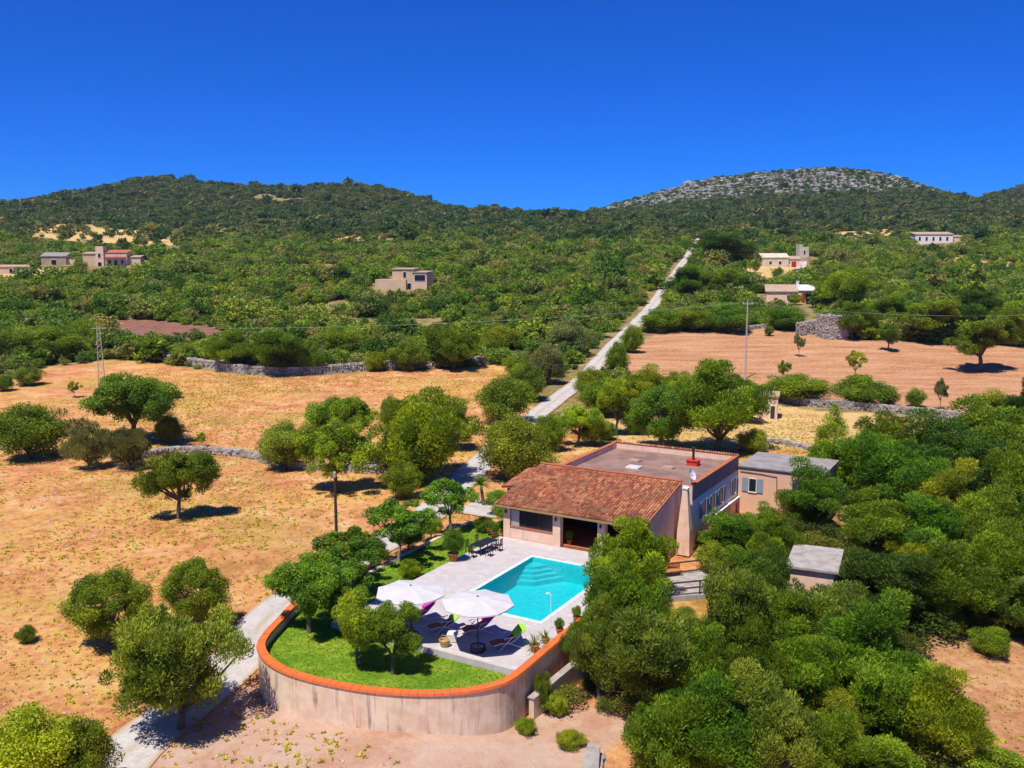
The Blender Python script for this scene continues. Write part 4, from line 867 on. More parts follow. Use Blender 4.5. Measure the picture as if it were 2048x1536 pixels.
# right-hand thicket: dense wild trees
TG = 'wild trees of the right-hand thicket'
TH = [(1790, 945, 165, 112, 'mid', 'wild tree behind the rest at the top of the thicket, right of the conical tree'), (1885, 975, 185, 135, 'dark', 'dark wild tree at the top of the thicket above the yellow-green one'), (1990, 955, 180, 125, 'mid', 'wild tree at the top right of the thicket below the yellow-green wall shrub'), (2062, 920, 130, 130, 'dark', 'dark wild tree cut by the right edge, topmost in the thicket'),
 (1705, 1005, 165, 135, 'mid', 'wild tree in the thicket just below the conical tree'), (1625, 1062, 130, 140, 'lush', 'deep green wild tree hiding the right part of the annex'), (1785, 1050, 165, 140, 'lush', 'deep green wild tree left of the upper yellow-green thicket tree'), (1965, 1020, 155, 135, 'dark', 'dark wild tree right of the upper yellow-green thicket tree'), (2045, 1055, 140, 140, 'mid', 'wild tree cut by the right edge, second from the top'),
 (1535, 1085, 80, 75, 'lush', 'slim deep green wild tree in front of the annex window'), (1750, 1130, 165, 140, 'mid', 'wild tree directly behind the shed roof, right side'), (1845, 1145, 180, 140, 'lush', 'deep green wild tree behind the small yellow-green thicket tree'), (1950, 1145, 165, 140, 'mid', 'wild tree at the middle right of the thicket'), (2045, 1160, 145, 140, 'dark', 'dark wild tree cut by the right edge, third from the top'),
 (1770, 1250, 150, 150, 'dark', 'dark wild tree right of the shed'), (1870, 1255, 190, 155, 'mid', 'wild tree casting the deep shadow above the right clearing'), (1985, 1225, 160, 140, 'mid', 'wild tree at the upper edge of the right clearing'), (2055, 1275, 130, 125, 'olive', 'olive-green wild tree cut by the right edge beside the clearing'),
 (1475, 1120, 130, 100, 'lush', 'deep green wild tree in front of the villa side windows'), (1545, 1155, 110, 130, 'mid', 'wild tree just left of the shed'), (1530, 1245, 125, 150, 'dark', 'dark wild tree below left of the shed'), (1490, 1210, 110, 120, 'lush', 'deep green wild tree right behind the lower terrace'),
 (1245, 1325, 165, 170, 'mid', 'wild tree below the bright tree at the pool end'), (1200, 1400, 150, 165, 'olive', 'olive-green wild tree against the stair wall'), (1310, 1435, 195, 220, 'olive', 'large olive-green wild tree above the pale dirt slope'), (1160, 1358, 80, 120, 'olive', 'small wild tree leaning over the stair wall'),
 (1480, 1355, 165, 185, 'olive', 'olive-green wild tree below the dry gap of the slope'), (1400, 1440, 155, 190, 'mid', 'wild tree between the two large olive-green ones'), (1655, 1345, 170, 150, 'olive', 'olive-green wild tree in front of the shed base'), (1735, 1420, 180, 200, 'lush', 'deep green wild tree in the centre of the lower thicket'), (1600, 1450, 180, 195, 'mid', 'wild tree left of the round yellowish shrub'),
 (1420, 1580, 220, 225, 'lush', 'large deep green wild tree at the bottom edge of the thicket'), (1325, 1590, 175, 180, 'mid', 'wild tree at the bottom edge right of the concrete stub'), (1525, 1600, 210, 215, 'olive', 'olive-green wild tree at the bottom edge, left of the boulder'), (1790, 1500, 175, 175, 'mid', 'wild tree right of the round yellowish shrub'), (1868, 1545, 175, 195, 'bright', 'bright wild tree at the right end of the lower thicket by the dirt'), (1630, 1600, 150, 150, 'mid', 'wild tree at the bottom edge above the boulder'),
 (1745, 1610, 165, 150, 'mid', 'wild tree at the bottom edge, right of the boulder'), (1560, 1340, 140, 160, 'mid', 'wild tree left of the olive-green tree at the shed base'), (1500, 1460, 160, 180, 'mid', 'wild tree in the heart of the lower thicket, left'), (1410, 1330, 110, 110, 'olive', 'low olive-green wild tree below the lower terrace'), (1400, 1090, 60, 34, 'olive', 'low wild tree at the foot of the barbecue chimney')]
for i, (u, v, w_, h_, tn, lb) in enumerate(TH): tree(u, v, w_ * (.82 + .22 * ((i * 37) % 10) / 10), h_ * (.95 + .32 * ((i * 53) % 10) / 10 if v > 1300 or u > 1680 else .9 + .1 * ((i * 53) % 10) / 10), 'wild', tn, lb, TG, name='wild_tree', cat='tree')
for u, v, w_, h_, k_, tn, lb in [
 (1668, 912, 74, 102, 'conifer', 'bright', 'light green conical tree in front of the right-hand field wall'), (1985, 858, 90, 74, 'bush', 'yellow', 'bright yellow-green shrub at the right end of the field wall'), (2035, 862, 90, 62, 'bush', 'dark', 'dark shrub at the right edge beside the yellow-green one'),
 (1890, 1078, 130, 150, 'wild', 'yellow', 'yellow-green tree standing out in the upper right thicket'), (1830, 1165, 90, 90, 'wild', 'yellow', 'small yellow-green tree above the thicket clearing'), (1270, 1218, 150, 178, 'wild', 'bright', 'bright green tree hiding the right end of the pool and porch'),
 (1328, 1100, 62, 62, 'bush', 'bright', 'small bright shrub in front of the dark gable'), (1196, 1208, 74, 100, 'wild', 'olive', 'olive-green shrub hanging over the pool edge'), (1668, 1490, 110, 112, 'round', 'yellow', 'round yellowish shrub in the lower thicket with deep shadow beside it'),
 (1980, 1308, 72, 54, 'bush', 'mid', 'low green shrub at the edge of the right clearing'), (2005, 1605, 130, 105, 'bush', 'bright', 'bright shrub in the bottom right corner'), (1425, 1150, 70, 66, 'bush', 'yellow', 'yellowish shrub overhanging the lower terrace'),
 (1365, 1262, 60, 46, 'bush', 'olive', 'brownish shrub below the lower terrace'), (1445, 1232, 60, 66, 'bush', 'bright', 'green shrub right of the lower terrace'), (1085, 1428, 34, 86, 'feather', 'olive', 'narrow climbing plant in the corner of the retaining wall'),
 (1052, 1466, 40, 32, 'bush', 'bright', 'small bright weed clump at the foot of the retaining wall'), (1110, 1428, 46, 44, 'bush', 'yellow', 'yellow-green weed clump below the stair wall'), (1140, 1490, 60, 26, 'bush', 'yellow', 'low dry weed clump left of the concrete stub')]:
    tree(u, v, w_, h_, k_, tn, lb)
# garden trees on the lawn (base given in terrace coordinates)
for x, y, wm, hm, k_, tn, lb in [
 (-5.3, .1, 4.3, 4.4, 'sparse', 'lush', 'young garden tree at the far end of the lawn near the villa'), (-4.4, -8.2, 5.0, 4.6, 'sparse', 'lush', 'forked garden tree on the lawn behind the big terracotta pot'),
 (-1.2, -21.3, 4.3, 4.5, 'oak', 'lush', 'leafy garden tree by the left curve of the orange coping'), (4.3, -23.4, 2.7, 4.1, 'oak', 'bright', 'slim-trunked garden tree in the middle of the front lawn'),
 (6.6, -23.2, 2.9, 3.7, 'oak', 'mid', 'small garden tree on the front lawn nearest the loungers'), (-1.9, -16.9, 4.3, 4.2, 'sparse', 'lush', 'garden tree behind the left curve, in front of the pole'), (-4.3, -13.6, 4.2, 4.1, 'sparse', 'mid', 'open-crowned garden tree beside the gravel lane'),
 (1.0, -20.6, 2.6, 2.9, 'oak', 'lush', 'garden tree left of the parasols at the patio corner')]:
    P = loc_xyz(x, y, -.36); s_ = px_m(P); tree(0, 0, wm * s_, hm * s_, k_, tn, lb, 'young trees on the lawn', P=P)
for x, y, wm, hm, k_, tn, lb in [(-5.9, -9.6, 2.4, 2.0, 'bush', 'mid', 'rounded shrub on the lane side of the forked garden tree'), (-5.9, -5.0, 2.6, 2.2, 'bush', 'lush', 'rounded shrub on the lane side of the garden, midway to the villa'), (-6.1, -1.6, 2.0, 1.6, 'bush', 'bright', 'light green shrub on the lane side near the far garden tree'), (-5.9, -16.2, 2.4, 2.0, 'bush', 'olive', 'rounded shrub at the end of the orange coping by the lane'), (2.6, -20.6, 1.5, 1.5, 'bush', 'yellow', 'yellow flowering shrub at the left parasol'), (-1.6, -10.5, 1.8, 1.2, 'feather', 'bright', 'leafy shrub on the lawn left of the parasols'),
    (-2.9, 1.4, 1.6, 1.2, 'bush', 'lush', 'low shrub on the lawn at the villa corner'), (-3.4, 5.5, 2.0, 1.4, 'bush', 'mid', 'shrub against the left side wall of the villa'), (-5.4, 8.0, 2.4, 1.6, 'bush', 'lush', 'shrub beside the forecourt left of the villa')]:
    P = loc_xyz(x, y, -.36); s_ = px_m(P); tree(0, 0, wm * s_, hm * s_, k_, tn, lb, P=P)

# spiky plants
def rosette(name, mat_tone, parent, n, L, wd, z0, seed, up=.4):
    rg = np.random.default_rng(seed); m = MB()
    for i in range(n):
        a_ = rg.uniform(0, 6.283); el = rg.uniform(-.35, 1.35) + up * .2; l = L * rg.uniform(.75, 1.1); dx, dy = math.cos(a_), math.sin(a_)
        p = [(0, 0, z0)]; ce, se = math.cos(el), math.sin(el)
        p1 = (dx * ce * l * .55, dy * ce * l * .55, z0 + se * l * .55); p2 = (dx * ce * l, dy * ce * l, z0 + se * l * .9 - .08 * l)
        q = (-dy * wd, dx * wd)
        m.add([(q[0] * .6, q[1] * .6, z0), (-q[0] * .6, -q[1] * .6, z0), (p1[0] - q[0], p1[1] - q[1], p1[2]), (p1[0] + q[0], p1[1] + q[1], p1[2]), p2], [(0, 1, 2, 3), (3, 2, 4)])
    me = m.mesh(name); at = me.attributes.new('tint', 'FLOAT', 'POINT'); at.data.foreach_set('value', rg.uniform(.2, .8, len(m.v)).astype(np.float32))
    o = link(name, me, 'leaf', parent); g = GREEN[mat_tone]; o.color = (*g, 1); return o
P = gp(968, 1012); yu = empty('yucca', tuple(P), 0, 'tall yucca with spiky head and bare trunk at the lawn corner by the lane', 'yucca')
MB().tube([(0, 0, -.1), (-.15, 0, 1.0), (-.3, .1, 2.1)], [.2, .15, .12], 8).build('trunk', 'bark', yu); r_ = rosette('crown', 'lush', yu, 110, 1.2, .05, 2.1, 3); r_.location = (-.3, .1, 0)
def potted(name, x, y, z, s, label, tone, leafy, group=None, ph=.8):
    e_ = frame(name, label, 'potted plant', x, y, z, random.uniform(0, 6), group)
    MB().lathe([(.2 * s, 0), (.3 * s, .4 * s), (.34 * s, .42 * s), (.34 * s, .5 * s), (.28 * s, .5 * s), (.27 * s, .44 * s)], 14).build('pot', 'terracotta', e_)
    if leafy:
        cm, tm = PROTO['bush'][int(x * 7) % 4]; c = link('foliage', cm, None, e_, (0, 0, .4 * s), None, (ph * s, ph * s, ph * 1.25 * s)); c.color = (*GREEN[tone], 1)
    else: rosette('foliage', tone, e_, 34, ph * s, .03 * s, .45 * s, int(x * 10))
potted('potted_tree', -.35, -6.9, 0, 1.25, 'big terracotta pot with a small leafy tree on the patio edge', 'lush', True, ph=1.2)
for i, (x, y, s_, lb, lf) in enumerate([(-1.3, .2, .8, 'small terracotta pot with plant left of the villa corner, nearest the lawn', True), (-.8, -.2, .75, 'small terracotta pot with plant in front of the villa corner pier', True), (-1.9, .6, .7, 'small terracotta pot with plant at the lawn side of the pot cluster', True), (-.75, .8, .8, 'terracotta pot with plant tucked behind the villa corner pier', True),
   (12.5, -12.5, .75, 'terracotta pot with green plant by the coping beside the pool', True), (12.55, -10.4, .8, 'terracotta pot with plant by the coping beside the bright green tree', True), (5.3, .9, .8, 'potted plant in the shaded porch beside the second column', True),
   (12.3, -17.5, .9, 'spiky potted plant by the orange coping near the last lounger', False), (12.3, -16.2, .7, 'small spiky potted plant behind the larger one by the coping', False), (12.4, -14.6, .7, 'small leafy pot halfway along the orange coping', True)]):
    potted('potted_plant', x, y, 0.03 if x == 5.3 else 0, s_, lb, 'lush' if i % 2 else 'mid', lf, 'terracotta pots around the patio', .75 if lf else 1.1)
MB_s = frame('pool_shower', 'thin upright pool shower pipe between pool and coping', 'shower', 11.6, -14.2)
MB().tube([(0, 0, 0), (0, 0, 2.1), (-.1, .05, 2.2), (-.3, .1, 2.18)], .022, 6).build('pipe', 'metal_white', MB_s); MB().lathe([(.09, 2.12), (.02, 2.18)], 8, -.3, .1).build('shower_head', 'metal_white', MB_s)

# ------------------------------------------------------------------ dry stone walls
def stone_wall(name, px, h, thick, label, stone=.42, seed=1, ext=0):
    rr = random.Random(seed); C = catmull([gp(u, v)[:2] for u, v in px], stone * .9); m = MB(); rows = max(2, int(h / (stone * .72)))
    T_ = np.gradient(C, axis=0); T_ /= np.linalg.norm(T_, axis=1)[:, None]
    for i, c in enumerate(C):
        z0 = float(hg(c[0], c[1])) - .15; hh = h * (1 + .45 * float(fbm(c[0] / 7, c[1] / 7, seed, 2)))
        for r in range(rows):
            if (r + .4) / rows * h > hh: continue
            for s_ in ((-1, 1) if r < rows - 1 else (-1, 0, 1)):
                o = s_ * thick * .32 + rr.uniform(-.08, .08); cx = c[0] - T_[i][1] * o + rr.uniform(-.08, .08); cy = c[1] + T_[i][0] * o + rr.uniform(-.08, .08); cz = z0 + (r + .5) * h / rows
                a = stone * rr.uniform(.36, .62); b = stone * rr.uniform(.3, .5); d = stone * rr.uniform(.28, .45)
                m.box(cx - a, cx + a, cy - b, cy + b, cz - d, cz + d, stone * .13)
    o = m.build(name, 'stone_dry'); return tag(o, label, 'wall')
stone_wall('dry_stone_wall', [(285, 918), (340, 908), (420, 908), (500, 916), (545, 930), (600, 938), (665, 942), (770, 948)], 1.0, .8, 'rough dry stone wall across the near stubble field', .4, 1)
stone_wall('dry_stone_wall', [(-60, 735), (0, 728), (60, 720), (150, 714), (200, 704), (290, 712), (350, 726), (430, 738), (500, 748), (600, 750), (660, 746), (760, 738), (900, 733), (980, 726), (1050, 720)], 1.7, 1.1, 'long grey dry stone wall behind the middle stubble field', .5, 2)
stone_wall('dry_stone_wall', [(1545, 800), (1620, 812), (1700, 818), (1780, 826), (1850, 832), (1955, 846)], 1.3, .9, 'dry stone wall between the pink field and the dry grass strip', .45, 3)
stone_wall('dry_stone_wall', [(1470, 902), (1510, 888), (1560, 888), (1650, 908)], .8, .7, 'low stone wall just behind the annex roof', .4, 4)
stone_wall('dry_stone_wall', [(1485, 662), (1530, 656), (1580, 652)], 1.2, .8, 'short stone wall at the far edge of the pink field', .45, 5)
stone_wall('dry_stone_wall', [(1596, 672), (1620, 668), (1645, 668)], 3.3, 1.0, 'stone ruin wall below the red-shuttered house', .55, 6)
stone_wall('dry_stone_wall', [(620, 655), (680, 650)], 1.0, .8, 'short pale stone wall in the scrub above the middle field', .45, 8)
stone_wall('dry_stone_wall', [(600, 1395), (560, 1390), (530, 1375)], .25, .5, 'low line of rubble stones along the foot of the retaining wall', .3, 9)
def rubble_block(u, v, wx, wy, h, rz, label):
    P = gp(u, v); e_ = empty('stone_block', tuple(P), rz, label, 'ruin'); MB().box(-wx / 2 + .3, wx / 2 - .3, -wy / 2 + .3, wy / 2 - .3, -1, h - .15).build('core', 'stone_dry', e_); m = MB(); rr = random.Random(4)
    for side in range(4):
        L = wx if side % 2 == 0 else wy; D = wy if side % 2 == 0 else wx
        for i in range(int(L / .45)):
            for r in range(int(h / .35) + 1):
                t_ = -L / 2 + .22 + i * .45; z = r * .35; a = rr.uniform(.16, .32); c_ = [(t_, -D / 2), (D / 2, t_), (t_, D / 2), (-D / 2, t_)][side]
                m.box(c_[0] - a, c_[0] + a, c_[1] - a, c_[1] + a, z - .17, z + .17, .1)
    m.build('stones', 'stone_dry', e_)['kind'] = 'stuff'
rubble_block(1664, 676, 5.2, 4.5, 5.4, .15, 'square dry stone tower stump at the pink field edge')

# ------------------------------------------------------------------ far houses
def house(name, u, v, rz, label, boxes, wins=(), roofs=(), cat='house', extra=()):
    P = gp(u, v); h_ = empty(name, tuple(P), rz, label, cat)
    for (x0, x1, y0, y1, z0, z1, mt) in boxes: MB().box(x0, x1, y0, y1, z0, z1).build('wall', mt, h_)
    for (x0, x1, y0, y1, z0, z1, mt) in roofs:      # shed roof rising to the back
        MB().hexa([(x0, y0, z0), (x1, y0, z0), (x1, y1, z1), (x0, y1, z1)], [(x0, y0, z0 + .25), (x1, y0, z0 + .25), (x1, y1, z1 + .25), (x0, y1, z1 + .25)]).build('roof', mt, h_)
    for (x0, x1, y, z0, z1, mt) in wins:
        w_ = MB().box(x0 - .12, x1 + .12, y - .1, y - .004, z0 - .12, z1 + .12).build('window', 'plaster_white' if mt != 'shutter_red' else 'wood_red', h_); MB().box(x0, x1, y - .13, y - .102, z0, z1).build('pane', mt, w_)
    for nm, mb, mt in extra: mb.build(nm, mt, h_)
    return h_
house('stone_house', 800, 580, R(-12), 'tan two-storey stone house in the scrub, centre left', [(-8.5, 2, 0, 7, -3, 3.4, 'stone_house'), (-3, 4.2, 1.2, 8, -3, 6.6, 'stone_house'), (4.2, 9, .4, 8, -3, 5.6, 'stone_house')],
      [(.8, 1.8, 1.2, 4.0, 5.8, 'glass_dark'), (4.9, 8.5, .4, 3.0, 4.9, 'glass_dark'), (2.3, 3.4, 1.2, .2, 2.2, 'glass_dark')], [(-3.3, 4.5, .9, 8.3, 6.61, 6.9, 'stone_tan'), (3.9, 9.3, .1, 8.3, 5.61, 5.9, 'stone_tan')])
house('farmhouse', 225, 532, R(6), 'pink two-storey farmhouse with dark red awning on the left slope', [(-5.5, 6, 0, 8, -2, 5.4, 'plaster_pink'), (-6.4, -3.2, -.6, 4, -2, 8.2, 'plaster_pink'), (6, 11, 1.5, 7, -2, 3.6, 'plaster_wall'), (-12, -6.4, .5, 6, -2, 5.0, 'stone_house')],
      [(-5.4, -4.4, -.6, 3.6, 5.2, 'glass_dark'), (-5.6, -4.2, -.6, -.4, 1.6, 'glass_dark'), (-1.6, -.4, 0, .2, 2.4, 'glass_dark'), (.8, 2, 0, .2, 2.4, 'glass_dark'), (3.6, 4.6, 0, 1, 2.4, 'glass_dark')], [(-3.2, 6.3, -.2, 8.3, 5.41, 6.6, 'terracotta'), (6, 11.3, 1.2, 7.3, 3.61, 4.3, 'stone_tan'), (-12.3, -6.4, .2, 6.3, 5.01, 5.7, 'stone_tan')],
      extra=[('awning', MB().hexa([(-2.9, -2.2, 3.1), (5.6, -2.2, 3.1), (5.6, -.02, 3.7), (-2.9, -.02, 3.7)], [(-2.9, -2.2, 3.2), (5.6, -2.2, 3.2), (5.6, -.02, 3.8), (-2.9, -.02, 3.8)]), 'awning_red')])
house('red_shutter_house', 1578, 606, R(-14), 'low tan house with bright red shutter beyond the pink field', [(-6.5, 2.5, 1.0, 8, -2.5, 3.2, 'plaster_pink'), (2.5, 7, 0, 7, -2.5, 3.6, 'plaster_salmon'), (-9.5, -6.5, 2, 6, -2.5, 1.6, 'stone_tan')],
      [(-.6, .2, 1.0, 1.0, 2.3, 'glass_dark'), (4.6, 6.3, 0, .5, 2.7, 'glass_dark'), (3.6, 4.4, 0, .4, 2.8, 'shutter_red')], [(-6.9, 2.5, .6, 8.4, 3.21, 5.0, 'stone_tan'), (2.5, 7.3, -.3, 7.3, 3.61, 5.0, 'plaster_white')],
      extra=[('chimney', MB().box(2.0, 2.8, 3.5, 4.3, 3.5, 6.2), 'plaster_white'), ('chimney_cap', MB().box(1.9, 2.9, 3.4, 4.4, 6.202, 6.4), 'plaster_white'), ('canopy', MB().box(4.3, 9.0, -2.5, -.02, 2.9, 3.0), 'wood_dark')])
house('white_cottage', 1560, 534, R(-6), 'pale cottage with reddish door at the top of the dry plot', [(-7.5, 3.5, 0, 7, -2, 3.8, 'plaster_pale'), (3.5, 8.5, .8, 6, -2, 3.2, 'plaster_pink')], [(5.0, 6.6, .8, 0, 2.2, 'shutter_red'), (-4.5, -3.5, 0, 1.2, 2.4, 'glass_dark'), (-.5, .5, 0, 1.2, 2.4, 'glass_dark')], [(-7.8, 3.8, -.3, 7.3, 3.81, 5.6, 'plaster_pale'), (3.5, 8.8, .5, 6.3, 3.21, 4.4, 'stone_tan')])
house('stone_tower', 1608, 524, R(5), 'narrow pale stone tower beside the far lane', [(-2.2, 2.0, 0, 4, -2, 6.6, 'plaster_pale'), (-3.0, 3.2, -.8, 0, -2, 2.0, 'stone_tan'), (-2.2, -.9, 0.01, 3.99, 6.6, 7.6, 'plaster_pale')], [(-.4, .4, 0, 3.4, 5.0, 'glass_dark')], (), 'tower')
house('white_farmhouse', 1878, 486, R(-4), 'long white farmhouse on the right hillside', [(-14, 8, 0, 9, -3, 5.0, 'plaster_white'), (8, 14.5, 1.5, 8, -3, 3.6, 'plaster_wall')], [(x, x + 1.2, 0, 1.4, 3.6, 'glass_dark') for x in (-12, -8, -4, 0, 4)], [(-14.4, 8.4, -.4, 9.4, 5.01, 6.6, 'stone_tan'), (8, 14.8, 1.2, 8.3, 3.61, 4.6, 'stone_tan')])
house('stone_barn', 108, 530, R(10), 'grey stone barn at the far left below the dry slope', [(-5, 5, 0, 6, -2, 3.6, 'stone_tan'), (5, 10, 1, 5, -2, 2.4, 'plaster_wall')], [(-1, 1, 0, -.3, 2.2, 'glass_dark')], [(-5.3, 5.3, -.3, 6.3, 3.61, 5.2, 'grey_roof')], 'barn')
house('terrace_wall_house', 30, 548, R(4), 'low tan outbuilding at the left edge of the slope', [(-7, 6, 0, 5, -2, 2.6, 'stone_house')], [(-2, -.8, 0, .4, 2, 'glass_dark')], [(-7.3, 6.3, -.3, 5.3, 2.61, 3.3, 'stone_tan')])
house('pump_hut', 1536, 838, R(-18), 'small plastered hut at the left end of the right-hand field wall', [(-1.25, 1.25, 0, 2.6, -.5, 3.2, 'plaster_pink')], [(.3, .9, 0, .1, 1.9, 'wood_dark')], [(-1.45, 1.45, -.2, 2.8, 3.21, 3.45, 'stone_tan')], 'hut')

# ------------------------------------------------------------------ poles and wires
gpole = gp(674, 1112); e_ = empty('garden_pole', tuple(gpole), 0, 'dark wooden pole standing behind the garden trees', 'pole')
MB().tube([(0, 0, -.3), (0, 0, 6.3)], [.14, .10], 8).build('shaft', 'wood_dark', e_); MB().lathe([(.1, 6.3), (.13, 6.35), (.13, 6.75), (.06, 6.8)], 8).build('top_cap', 'concrete', e_)
MB().box(-.2, .2, -.06, .06, .85, .95).build('bracket', 'metal_white', e_)
pA = gp(1490, 758); e_ = empty('power_pole', tuple(pA), 0, 'tall thin pale power pole in the pink field', 'pole')
hp = 14.2; MB().tube([(0, 0, -.4), (0, 0, hp)], [.17, .11], 8).build('shaft', 'pole_pale', e_); MB().box(-.9, .9, -.06, .06, hp - .75, hp - .6).build('crossarm', 'pole_pale', e_)
for x in (-.8, 0, .8): MB().lathe([(.06, hp - .6), (.09, hp - .5), (.05, hp - .35)], 6, x, 0).build('insulator', 'metal_white', e_)
pB = gp(204, 772); e_ = empty('lattice_mast', tuple(pB), .4, 'pale lattice mast at the left of the middle stubble field', 'mast')
hm = 10.4; m = MB(); cs = [(-1, -1), (1, -1), (1, 1), (-1, 1)]
for a, b in cs: m2 = MB().tube([(a * .55, b * .55, -.3), (a * .22, b * .22, hm)], .06, 5).build('corner_leg', 'pole_pale', e_)
for i in range(11):
    z0, z1 = hm * i / 11, hm * (i + 1) / 11; k0, k1 = .55 - .33 * i / 11, .55 - .33 * (i + 1) / 11
    for j in range(4): a, b = cs[j], cs[(j + 1) % 4]; m.tube([(a[0] * k0, a[1] * k0, z0), (b[0] * k1, b[1] * k1, z1)], .035, 4)
m.build('bracing', 'pole_pale', e_); MB().box(-1.2, 1.2, -.07, .07, hm - .5, hm - .36).build('crossarm', 'pole_pale', e_)
pC = gp(2210, 770); e_ = empty('power_pole', tuple(pC), 0, 'pale power pole beyond the right edge of the picture carrying the wires', 'pole')
MB().tube([(0, 0, -.4), (0, 0, 13.5)], [.17, .11], 8).build('shaft', 'pole_pale', e_); MB().box(-.9, .9, -.06, .06, 12.8, 12.95).build('crossarm', 'pole_pale', e_)
def wires(a, b, za, zb, name_lab):
    for k_, o in enumerate((-.8, 0, .8)):
        A = Vector((a[0] + o, a[1], a[2] + za)); B = Vector((b[0] + o, b[1], b[2] + zb)); pts = [A.lerp(B, t / 14) - Vector((0, 0, 1.6 * 4 * (t / 14) * (1 - t / 14))) for t in range(15)]
        tag(MB().tube(pts, .006, 4, False).build('power_line', 'wire'), name_lab, 'wire', 'overhead power lines: ' + name_lab)
wires(pB, pA, hm - .3, hp - .4, 'thin overhead wire from lattice mast to tall pale pole'); wires(pA, pC, hp - .4, 13, 'thin overhead wire running right from the tall pale pole')

# ------------------------------------------------------------------ stuff: scrub, hill woods, rocks, weeds
protoc = bpy.data.collections.new('scrub_prototypes'); hillc = bpy.data.collections.new('hill_prototypes'); rockc = bpy.data.collections.new('rock_prototypes')
def proto_bush(col, kind, seed, n, leaf, mat, nm):
    me, _ = crown(seed, kind, n, leaf); me.materials.clear(); me.materials.append(MATS[mat]); o = bpy.data.objects.new(nm, me); col.objects.link(o)
for i in range(5): proto_bush(protoc, 'bush' if i < 3 else 'wild', 500 + i, 900, .095, 'scrub_leaf', 'p%d' % i)
underc = bpy.data.collections.new('under_prototypes')
for i in range(3): proto_bush(underc, 'bush', 700 + i, 1800, .05, 'under_leaf', 'u%d' % i)
for i in range(4): proto_bush(hillc, 'bush' if i < 2 else 'wild', 600 + i, 170, .2, 'hill_leaf', 'h%d' % i)
for i in range(3):
    me = rockmesh(20 + i, 1); me.materials.append(MATS['rock_grey']); o = bpy.data.objects.new('r%d' % i, me); rockc.objects.link(o)
stonec = bpy.data.collections.new('stone_prototypes')
for i in range(2):
    me = rockmesh(40 + i, 1); me.materials.append(MATS['stone_pale']); o = bpy.data.objects.new('s%d' % i, me); stonec.objects.link(o)
UCLEAR = [gpoly([(1890, 1600), (1880, 1400), (1820, 1310), (1870, 1270), (1960, 1270), (2200, 1300), (2200, 1650)]), gpoly([(1090, 1450), (1130, 1430), (1240, 1440), (1330, 1450), (1260, 1650), (1000, 1650)]), gpoly([(1300, 1230), (1300, 1130), (1430, 1110), (1450, 1220), (1400, 1300), (1350, 1300)])]
def scatter(name, P, S, coll, label, cat):
    n = len(P); me = bpy.data.meshes.new(name); me.vertices.add(n); me.vertices.foreach_set('co', P.astype(np.float32).ravel())
    a = me.attributes.new('scl', 'FLOAT_VECTOR', 'POINT'); a.data.foreach_set('vector', S.astype(np.float32).ravel())
    rz = np.zeros((n, 3), np.float32); rz[:, 2] = RNG.uniform(0, 6.283, n); a = me.attributes.new('rotv', 'FLOAT_VECTOR', 'POINT'); a.data.foreach_set('vector', rz.ravel())
    a = me.attributes.new('pick', 'INT', 'POINT'); a.data.foreach_set('value', RNG.integers(0, len(coll.objects), n).astype(np.int32)); me.update()
    o = link(name, me); tag(o, label, cat, kind='stuff')
    ng = bpy.data.node_groups.new(name, 'GeometryNodeTree'); ng.interface.new_socket('Geometry', in_out='INPUT', socket_type='NodeSocketGeometry'); ng.interface.new_socket('Geometry', in_out='OUTPUT', socket_type='NodeSocketGeometry')
    N = ng.nodes; gi, go = N.new('NodeGroupInput'), N.new('NodeGroupOutput'); iop = N.new('GeometryNodeInstanceOnPoints'); ci = N.new('GeometryNodeCollectionInfo'); ci.inputs['Collection'].default_value = coll; ci.inputs['Separate Children'].default_value = True; ci.inputs['Reset Children'].default_value = True
    def na(nm, dt): x = N.new('GeometryNodeInputNamedAttribute'); x.data_type = dt; x.inputs[0].default_value = nm; return [s for s in x.outputs if s.name == 'Attribute' and s.enabled][0]
    L = ng.links; L.new(gi.outputs[0], iop.inputs['Points']); L.new(ci.outputs[0], iop.inputs['Instance']); iop.inputs['Pick Instance'].default_value = True
    L.new(na('pick', 'INT'), iop.inputs['Instance Index']); L.new(na('scl', 'FLOAT_VECTOR'), iop.inputs['Scale'])
    L.new(na('rotv', 'FLOAT_VECTOR'), iop.inputs['Rotation']); L.new(iop.outputs[0], go.inputs[0])
    md = o.modifiers.new('instances', 'NODES'); md.node_group = ng; return o
def jgrid(x0, x1, y0, y1, sp):
    gx, gy = np.meshgrid(np.arange(x0, x1, sp), np.arange(y0, y1, sp)); X = gx.ravel() + RNG.uniform(-.55, .55, gx.size) * sp; Y = gy.ravel() + RNG.uniform(-.55, .55, gx.size) * sp; return X, Y
CLEAR = [gpoly(p) for p in ([(735, 600), (735, 572), (770, 560), (860, 560), (870, 580), (840, 592), (800, 600)], [(165, 545), (170, 525), (300, 520), (290, 545)], [(1500, 625), (1500, 590), (1640, 590), (1640, 650), (1600, 660), (1600, 630)], [(1520, 545), (1525, 528), (1600, 528), (1600, 545)], [(1590, 545), (1595, 522), (1625, 522), (1630, 545)],
      [(1825, 496), (1830, 484), (1930, 484), (1935, 497)], [(75, 545), (80, 528), (150, 528), (150, 545)], [(-30, 560), (-20, 545), (70, 545), (70, 560)], [(1590, 690), (1595, 655), (1700, 655), (1700, 690)])]
CLEAR += [gpoly(p) for p in ([(160, 560), (170, 530), (300, 525), (300, 552)], [(735, 612), (740, 580), (860, 575), (865, 595)], [(1520, 556), (1525, 530), (1630, 526), (1632, 556)], [(1830, 506), (1830, 486), (1930, 486), (1930, 506)], [(75, 560), (80, 530), (150, 530), (150, 560)], [(-30, 570), (-30, 545), (75, 545), (75, 570)])]
